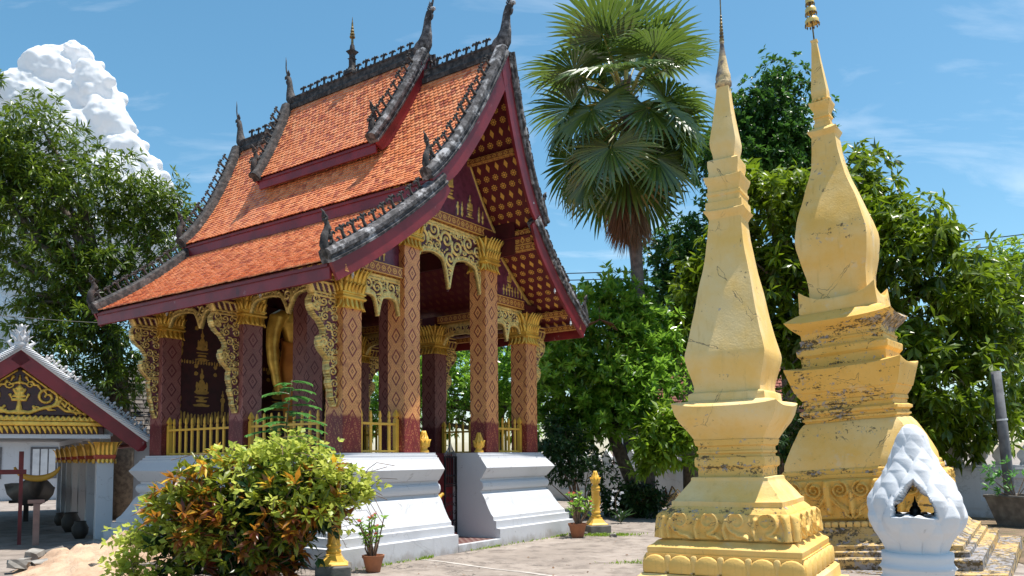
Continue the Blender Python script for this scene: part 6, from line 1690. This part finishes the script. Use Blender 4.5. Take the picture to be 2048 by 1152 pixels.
SP = thing('sapling', 'thin leafy sapling growing in the square planter', 'sapling', (10.75, 17.0, .6))
P = np.array([[random.uniform(-.75, .5), random.uniform(-.2, .2), random.uniform(.15, .8)] for _ in range(26)]); put_leaves('foliage', SP, MAT['leaf_fern'], rosettes(P, unit(P * [1, 1, .4]), 8, .16, .05, 1.0, .1, np.full(26, .6)))
m = MB()
for q in P[::3]: m.tube([(0, 0, 0), Vector(q) * .6, q], [.014, .01, .004], 4)
m.build('stems', MAT['twig'], SP)

# ------------------------------------------------------------------ the bushy croton overgrown with vine, and the feathery sapling
CB = thing('croton_bush', 'croton bush with orange, yellow and dark red leaves in front of the plinth', 'bush', (-3.45, 10.35, 0))
b0 = np.array([-3.45, 10.35, 0])
cb = [((-4.05, 10.05, .95), (.5, .35, .5)), ((-3.3, 9.9, .8), (.7, .3, .5)), ((-2.75, 10.0, .85), (.45, .3, .45)), ((-3.75, 10.15, 1.5), (.42, .35, .25)), ((-3.5, 10.0, .35), (.8, .35, .3)), ((-4.1, 10.1, 1.2), (.3, .3, .3)), ((-2.5, 10.0, 1.1), (.3, .3, .35))]
P, D, T, cc = crown_tips(cb, 170, 2, .14, .9, .3)
sel = RNG.random(len(P)); hi = P[:, 2] > 1.05
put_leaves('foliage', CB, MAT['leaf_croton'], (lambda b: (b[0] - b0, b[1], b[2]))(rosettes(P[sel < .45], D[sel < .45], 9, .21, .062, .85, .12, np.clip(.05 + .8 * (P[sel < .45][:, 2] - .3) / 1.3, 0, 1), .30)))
put_leaves('foliage', CB, MAT['leaf_croton_green'], (lambda b: (b[0] - b0, b[1], b[2]))(rosettes(P[sel >= .40], D[sel >= .40], 8, .19, .06, .9, .1, T[sel >= .40], .2)))
m = MB()
for q in np.concatenate([cc[:60], P[::6]]):
    q = Vector(q - b0); a = Vector((random.uniform(-.35, .35), random.uniform(-.15, .15), 0)); md = a.lerp(q, .55) + Vector((random.uniform(-.12, .12), random.uniform(-.1, .1), .05)); m.tube([a, a.lerp(md, .6) + Vector((.02, 0, 0)), md, q], [.016, .012, .009, .004], 5)
m.build('stems', MAT['twig'], CB)
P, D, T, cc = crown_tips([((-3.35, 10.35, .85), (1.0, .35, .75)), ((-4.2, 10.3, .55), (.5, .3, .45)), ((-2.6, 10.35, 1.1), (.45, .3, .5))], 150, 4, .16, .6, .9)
put_leaves('foliage', CB, MAT['leaf_shade'], (lambda b: (b[0] - b0, b[1], b[2]))(rosettes(P, D, 7, .18, .07, 1.0, .1, T)))  # inner filler leaves, the bush's interior shade put into their dark colour
VN = thing('climbing_vine', 'yellow green vine sprawling over the croton bush and down its sides', 'vine', (-3.45, 10.3, 0))
vb = [((-2.95, 10.25, 1.70), (.62, .42, .24)), ((-3.4, 10.25, 1.55), (.5, .35, .2)), ((-2.45, 10.2, 1.45), (.36, .35, .25)), ((-2.25, 10.15, 1.05), (.34, .3, .3)), ((-2.95, 10.05, 1.35), (.5, .25, .2)), ((-4.45, 10.1, .85), (.28, .3, .26)), ((-4.7, 10.1, .5), (.26, .25, .28)), ((-4.55, 10.0, .22), (.4, .25, .2)), ((-4.2, 10.05, 1.2), (.22, .25, .2)), ((-3.1, 9.85, .95), (.6, .15, .3)), ((-4.95, 10.1, .18), (.2, .2, .13)), ((-1.95, 10.2, 1.2), (.16, .2, .3)), ((-3.9, 9.9, .6), (.4, .15, .25))]
P, D, T, cc = crown_tips(vb, 190, 8, .10, .9, .45)
put_leaves('foliage', VN, MAT['leaf_vine'], (lambda b: (b[0] - b0, b[1], b[2]))(rosettes(P, D, 3, .095, .078, 1.0, .15, T, .2, .12, .1)))
m = MB()
for k in range(120):
    a = Vector(cc[random.randrange(len(cc))] - b0); b = a + Vector((random.uniform(-.5, .6), random.uniform(-.2, .15), random.uniform(-.4, .25))); md = a.lerp(b, .5) + Vector((0, random.uniform(-.1, .1), random.uniform(.02, .14)))
    m.tube([a, a.lerp(md, .5) + Vector((0, 0, .03)), md, md.lerp(b, .5), b], .0045, 4)
for k in range(16):
    a = Vector((random.uniform(.85, 1.25), random.uniform(-.2, .1), random.uniform(.7, 1.3))); P3 = [a]
    for j in range(5): P3.append(P3[-1] + Vector((random.uniform(0, .12), random.uniform(-.05, .05), random.uniform(-.12, .08))))
    m.tube(P3, .0035, 3)
m.build('tendrils', MAT['twig'], VN)
SA = thing('feathery_sapling', 'slender sapling with feathery fronds rising above the vine bush', 'sapling', (-3.05, 10.75, 0))
m = MB(); m.tube([(0, 0, 0), (.02, 0, 1.2), (-.03, 0, 2.0), (.05, 0, 2.68)], [.018, .014, .011, .004], 6); m.build('stem', MAT['twig'], SA, smooth=True)
LB = []; m = MB()
for k in range(30):
    z_ = 1.45 + 1.2 * k / 29; a = k * 2.4 + random.uniform(-.3, .3); l = .62 * (1.15 - .75 * (k / 29)); x0 = .02 * math.sin(z_ * 3)
    d = np.array([math.cos(a), math.sin(a), .32]); P3 = [np.array([x0, 0, z_]) + d * l * t + np.array([0, 0, -.22 * l * t * t * 1.6]) for t in np.linspace(0, 1, 15)]
    m.tube(P3, [.005] * 7 + [.003] * 8, 4)
    for t in range(2, 15):
        tg = unit(P3[t] - P3[t - 1]); s_ = unit(np.cross(tg, [0, 0, 1.0]))
        for e in (-1, 1):
            for j in range(2): LB.append((P3[t] + tg * .012 * j, tg * .55 + s_ * e + np.array([0, 0, -.1])))
B_ = np.array([q[0] for q in LB]); D_ = np.array([q[1] for q in LB])
put_leaves('foliage', SA, MAT['leaf_fern'], leaf_batch(B_, D_, RNG.uniform(.07, .12, len(B_)), .036, np.clip(RNG.normal(.6, .2, len(B_)), 0, 1), upn=np.tile([0, 0, 1.0], (len(B_), 1)))); m.build('frond_stalks', MAT['leaf_fern'], SA)

# ------------------------------------------------------------------ weeds along the plinth and in the dirt: tufts nobody could count
def grass(name, pts, h, mat, kind='stuff'):
    P = np.array(pts); n = len(P); D = unit(RNG.normal(0, .5, (n, 3)) * [1, 1, 0] + [0, 0, 1.0]); 
    V, F, T = leaf_batch(P, D, h * RNG.uniform(.4, 1.2, n), .012 + h * .06, RNG.uniform(.2, .9, n)); return tag(put(name, fastmesh(name, V, F, {'tone': T}), None, MAT[mat]), kind=kind)
pts = []
uT = Vector((math.sin(TYAW), math.cos(TYAW))); vT = Vector((-math.cos(TYAW), math.sin(TYAW))); o0 = Vector((-2.583, 12.0412))
for k in range(420):
    u_ = random.choice([random.gauss(1.2, .12), random.gauss(2.9, .3), random.gauss(4.3, .5), random.gauss(5.3, .2), random.gauss(.2, .3)]); q = o0 + uT * u_ + vT * (-.60 - abs(random.gauss(0, .03))); pts.append((q.x, q.y, 0))
for k in range(700): a = random.gauss(0, .28); pts.append((1.9 + random.gauss(0, .3), 16.05 + random.gauss(0, .10), 0))
for k in range(160): pts.append((2.05 + random.gauss(0, .35), 11.9 + random.gauss(0, .05), 0))
for k in range(140): pts.append((-2.35 + random.gauss(0, .12), 10.45 + random.gauss(0, .05), 0))
grass('weeds', pts, .07, 'leaf_bright')
pts = []
for k in range(9000):
    x_ = random.uniform(7.2, 18); y_ = random.uniform(11, 19); 
    if math.sin(x_ * 1.1 + .7 * y_) + math.sin(y_ * 1.9) > .75: pts.append((x_, y_, 0))
grass('rough_grass', pts, .07, 'leaf_croton_green')
# fallen leaves on the court
V, F, T = leaf_batch(np.stack([RNG.uniform(-4, 9, 260), RNG.uniform(8.5, 18, 260), np.full(260, .012)], 1), np.stack([RNG.normal(0, 1, 260), RNG.normal(0, 1, 260), np.zeros(260)], 1), RNG.uniform(.03, .09, 260), .03, RNG.uniform(0, 1, 260), .05, .05)
tag(put('fallen_leaves', fastmesh('fallen_leaves', V, F, {'tone': T}), None, MAT['leaf_dead']), kind='stuff')

# ------------------------------------------------------------------ standing gilded Buddha inside the chapel
def loc_t(u_, v_, z_): q = o0 + uT * u_ + vT * v_; return Vector((q.x, q.y, z_))
BD = thing('standing_buddha', 'tall standing gilded statue with arms at its sides inside the chapel', 'statue', loc_t(UC, 4.2, ZP), PI / 2 - TYAW); BD.scale = (1.35, 1.2, 1.0)
m = MB()
def loft(rings, n=20):
    V = []; F = []
    for cx, cy, z_, rx, ry in rings:
        for j in range(n): a = 2 * PI * j / n; V.append((cx + rx * math.cos(a), cy + ry * math.sin(a), z_))
    for i in range(len(rings) - 1):
        for j in range(n): k = (j + 1) % n; F.append((i*n+j, i*n+k, (i+1)*n+k, (i+1)*n+j))
    F += [tuple(range(n-1, -1, -1)), tuple(range((len(rings)-1)*n, len(rings)*n))]
    m.add(V, F)
SB = 3.55; hB = .38
loft([(0, 0, hB + .02, .20, .16), (0, 0, hB + .10, .23, .15), (0, 0, hB + .5, .25, .16), (0, 0, hB + 1.0, .30, .19), (0, 0, hB + 1.45, .34, .22), (0, 0, hB + 1.62, .31, .21), (0, 0, hB + 1.85, .28, .19), (0, -.01, hB + 2.1, .33, .21), (0, -.01, hB + 2.35, .40, .22), (0, 0, hB + 2.52, .42, .19), (0, 0, hB + 2.62, .30, .15), (0, 0, hB + 2.68, .13, .12), (0, -.01, hB + 2.80, .11, .11), (0, -.03, hB + 2.88, .15, .16), (0, -.03, hB + 3.0, .185, .19), (0, -.02, hB + 3.14, .185, .19), (0, 0, hB + 3.26, .15, .155), (0, 0, hB + 3.34, .09, .09), (0, 0, hB + 3.46, .045, .045), (0, 0, hB + 3.62, .008, .008)])
for e in (-1, 1):
    m.tube([(e * .34, 0, hB + 2.53), (e * .46, .0, hB + 2.45), (e * .52, .02, hB + 2.15), (e * .54, .02, hB + 1.85), (e * .53, 0, hB + 1.5), (e * .50, -.02, hB + 1.25), (e * .49, -.03, hB + 1.15), (e * .49, -.04, hB + 1.02)], [.13, .135, .115, .10, .092, .072, .075, .06], 12)
    for j, (o_, l_) in enumerate(((-.05, .17), (-.018, .20), (.015, .19), (.045, .15))): m.tube([(e * .49, -.04 + o_, hB + 1.08), (e * .485, -.045 + o_, hB + 1.0 - l_ * .4), (e * .475, -.05 + o_ * .9, hB + 1.0 - l_ * .9)], [.022, .02, .014], 7)
    m.tube([(e * .48, -.08, hB + 1.10), (e * .455, -.13, hB + 1.02), (e * .45, -.14, hB + .95)], [.024, .02, .014], 7)
    m.tube([(e * .185, -.01, hB + 3.13), (e * .19, -.01, hB + 3.0), (e * .175, -.02, hB + 2.86)], [.018, .026, .018], 7)
    m.tube([(e * .13, .06, hB + .04), (e * .13, -.12, hB + .03), (e * .14, -.22, hB + .02)], [.07, .06, .035], 8)
    m.tube([(e * .03, -.205, hB + 3.03), (e * .075, -.212, hB + 3.04), (e * .12, -.19, hB + 3.03)], [.008, .014, .008], 6)
m.tube([(0, -.21, hB + 3.08), (0, -.235, hB + 2.99), (0, -.245, hB + 2.965), (0, -.21, hB + 2.95)], [.014, .022, .028, .012], 7)
m.tube([(-.05, -.195, hB + 2.905), (0, -.212, hB + 2.90), (.05, -.195, hB + 2.905)], [.006, .014, .006], 6)
ob = m.build('statue_body', MAT['gold'], BD); q = ob.modifiers.new('remesh', 'REMESH'); q.mode = 'VOXEL'; q.voxel_size = .016; q.use_smooth_shade = True; q2 = ob.modifiers.new('smooth', 'SMOOTH'); q2.iterations = 4; q2.factor = .5
# robe sash of orange cloth over the shoulder and round the hips
V = []; F = []; nn = 30
for i in range(13):
    t = i / 12; z_ = hB + 2.05 - 1.75 * t
    for j in range(nn):
        a = 2 * PI * j / nn; r_ = np.interp(z_ - hB, [.3, .5, 1.0, 1.45, 1.62, 1.85, 2.1], [.27, .275, .32, .36, .335, .305, .35]); f_ = 1 + .035 * math.sin(9 * a + z_ * 2)
        V.append((r_ * f_ * math.cos(a), (r_ * .72) * f_ * math.sin(a), z_ + .12 * math.sin(a + .6) * (1 - t)))
for i in range(12):
    for j in range(nn): k = (j + 1) % nn; F.append((i*nn+j, i*nn+k, (i+1)*nn+k, (i+1)*nn+j))
m = MB(); m.add(V, F); ro = m.build('robe', MAT['robe'], BD, smooth=True); q = ro.modifiers.new('s', 'SOLIDIFY'); q.thickness = .015
m = MB(); m.lathe([(.55, 0), (.58, .06), (.50, .10), (.42, .18), (.46, .26), (.50, .32), (.40, .38), (.01, .40)], 28); m.build('lotus_base', MAT['gold'], BD, smooth=True)

# broom leaning on the right corner column
BRM_ = thing('straw_broom', 'straw broom standing upside down behind the inner right column', 'broom', loc_t(TA + TB + TS + .20, .55, ZP))
m = MB(); m.tube([(0, 0, 0), (.03, .02, .95)], .012, 6); m.build('handle', MAT['twig'], BRM_)
m = MB()
for k in range(40): a = random.uniform(0, 6.28); r_ = random.uniform(0, .07); m.tube([(.028, .02, .85), (.032 + r_ * math.cos(a) * .6, .02 + r_ * .4 * math.sin(a), 1.1), (.035 + r_ * math.cos(a), .02 + r_ * .5 * math.sin(a), 1.36 + random.uniform(-.08, .05))], .004, 3)
tag(m.build('bristles', MAT['straw'], BRM_), kind='stuff')

# ------------------------------------------------------------------ towering cumulus far off
def cloud():
    from mathutils import noise
    Yc = 900; bm = bmesh.new(); sc_ = Yc / FPX
    cl = [(120, 160, 62), (85, 140, 42), (150, 130, 40), (185, 165, 38), (60, 200, 60), (130, 230, 75), (200, 210, 45), (215, 170, 18), (215, 245, 45), (240, 270, 32), (160, 300, 80), (250, 310, 45), (285, 345, 38), (230, 370, 70), (310, 375, 30), (325, 400, 22), (290, 410, 60), (90, 300, 90), (40, 260, 50), (180, 420, 90), (100, 450, 90), (30, 380, 80), (255, 460, 80), (60, 560, 80), (0, 640, 90), (300, 470, 50)]
    VV = []; FF = []; c = 0
    rr = random.Random(5)
    big = []
    for x, y, r in cl:
        big.append((x, y, r))
        for k in range(14):
            a = rr.uniform(0, 6.28); q = rr.uniform(.72, .98); big.append((x + r * q * math.cos(a), y + r * q * math.sin(a), r * rr.uniform(.18, .36)))
    ic = bmesh.new(); bmesh.ops.create_icosphere(ic, subdivisions=4, radius=1); IV = np.array([v.co for v in ic.verts]); IF = np.array([[v.index for v in f.verts] for f in ic.faces]); ic.free()
    for x, y, r in big:
        p = np.array(at(x, y, Yc + rr.uniform(-10, 20))); R = r * sc_
        q = IV * R; d = np.array([noise.fractal(Vector(v * 2.2 + p * .03), .7, 2.1, 4) for v in IV]); d2 = np.array([abs(noise.noise(Vector(v * 5 + p * .05))) for v in IV])
        VV.append(q * (1 + .13 * d + .10 * d2)[:, None] + p); FF.append(IF + c); c += len(IV)
    return fastmesh('cumulus_cloud', np.concatenate(VV), np.concatenate(FF), None, True)
g = G('cloud_white'); g.done((.95, .95, .96), 1.0, 0, 0.0)
tr = g.n('ShaderNodeBsdfTranslucent'); tr.inputs[0].default_value = (.95, .95, .97, 1); ms = g.n('ShaderNodeMixShader'); ms.inputs[0].default_value = .45
g.t.links.new(g.b.outputs[0], ms.inputs[1]); g.t.links.new(tr.outputs[0], ms.inputs[2]); g.t.links.new(ms.outputs[0], g.o.inputs[0])
clo = tag(put('cumulus_cloud', cloud(), None, g.m), kind='structure')
q = clo.modifiers.new('r', 'REMESH'); q.mode = 'VOXEL'; q.voxel_size = 1.7; q.use_smooth_shade = True
q = clo.modifiers.new('s', 'SMOOTH'); q.iterations = 5; q.factor = .5
for nm, sz, st in (('billow', 22.0, 10.0), ('puff', 9.0, 3.0)):
    tx = bpy.data.textures.new(nm, 'CLOUDS'); tx.noise_scale = sz; tx.noise_depth = 3
    q = clo.modifiers.new(nm, 'DISPLACE'); q.texture = tx; q.strength = st; q.mid_level = .5; q.texture_coords = 'LOCAL'
q = clo.modifiers.new('soft', 'SMOOTH'); q.iterations = 3; q.factor = .5
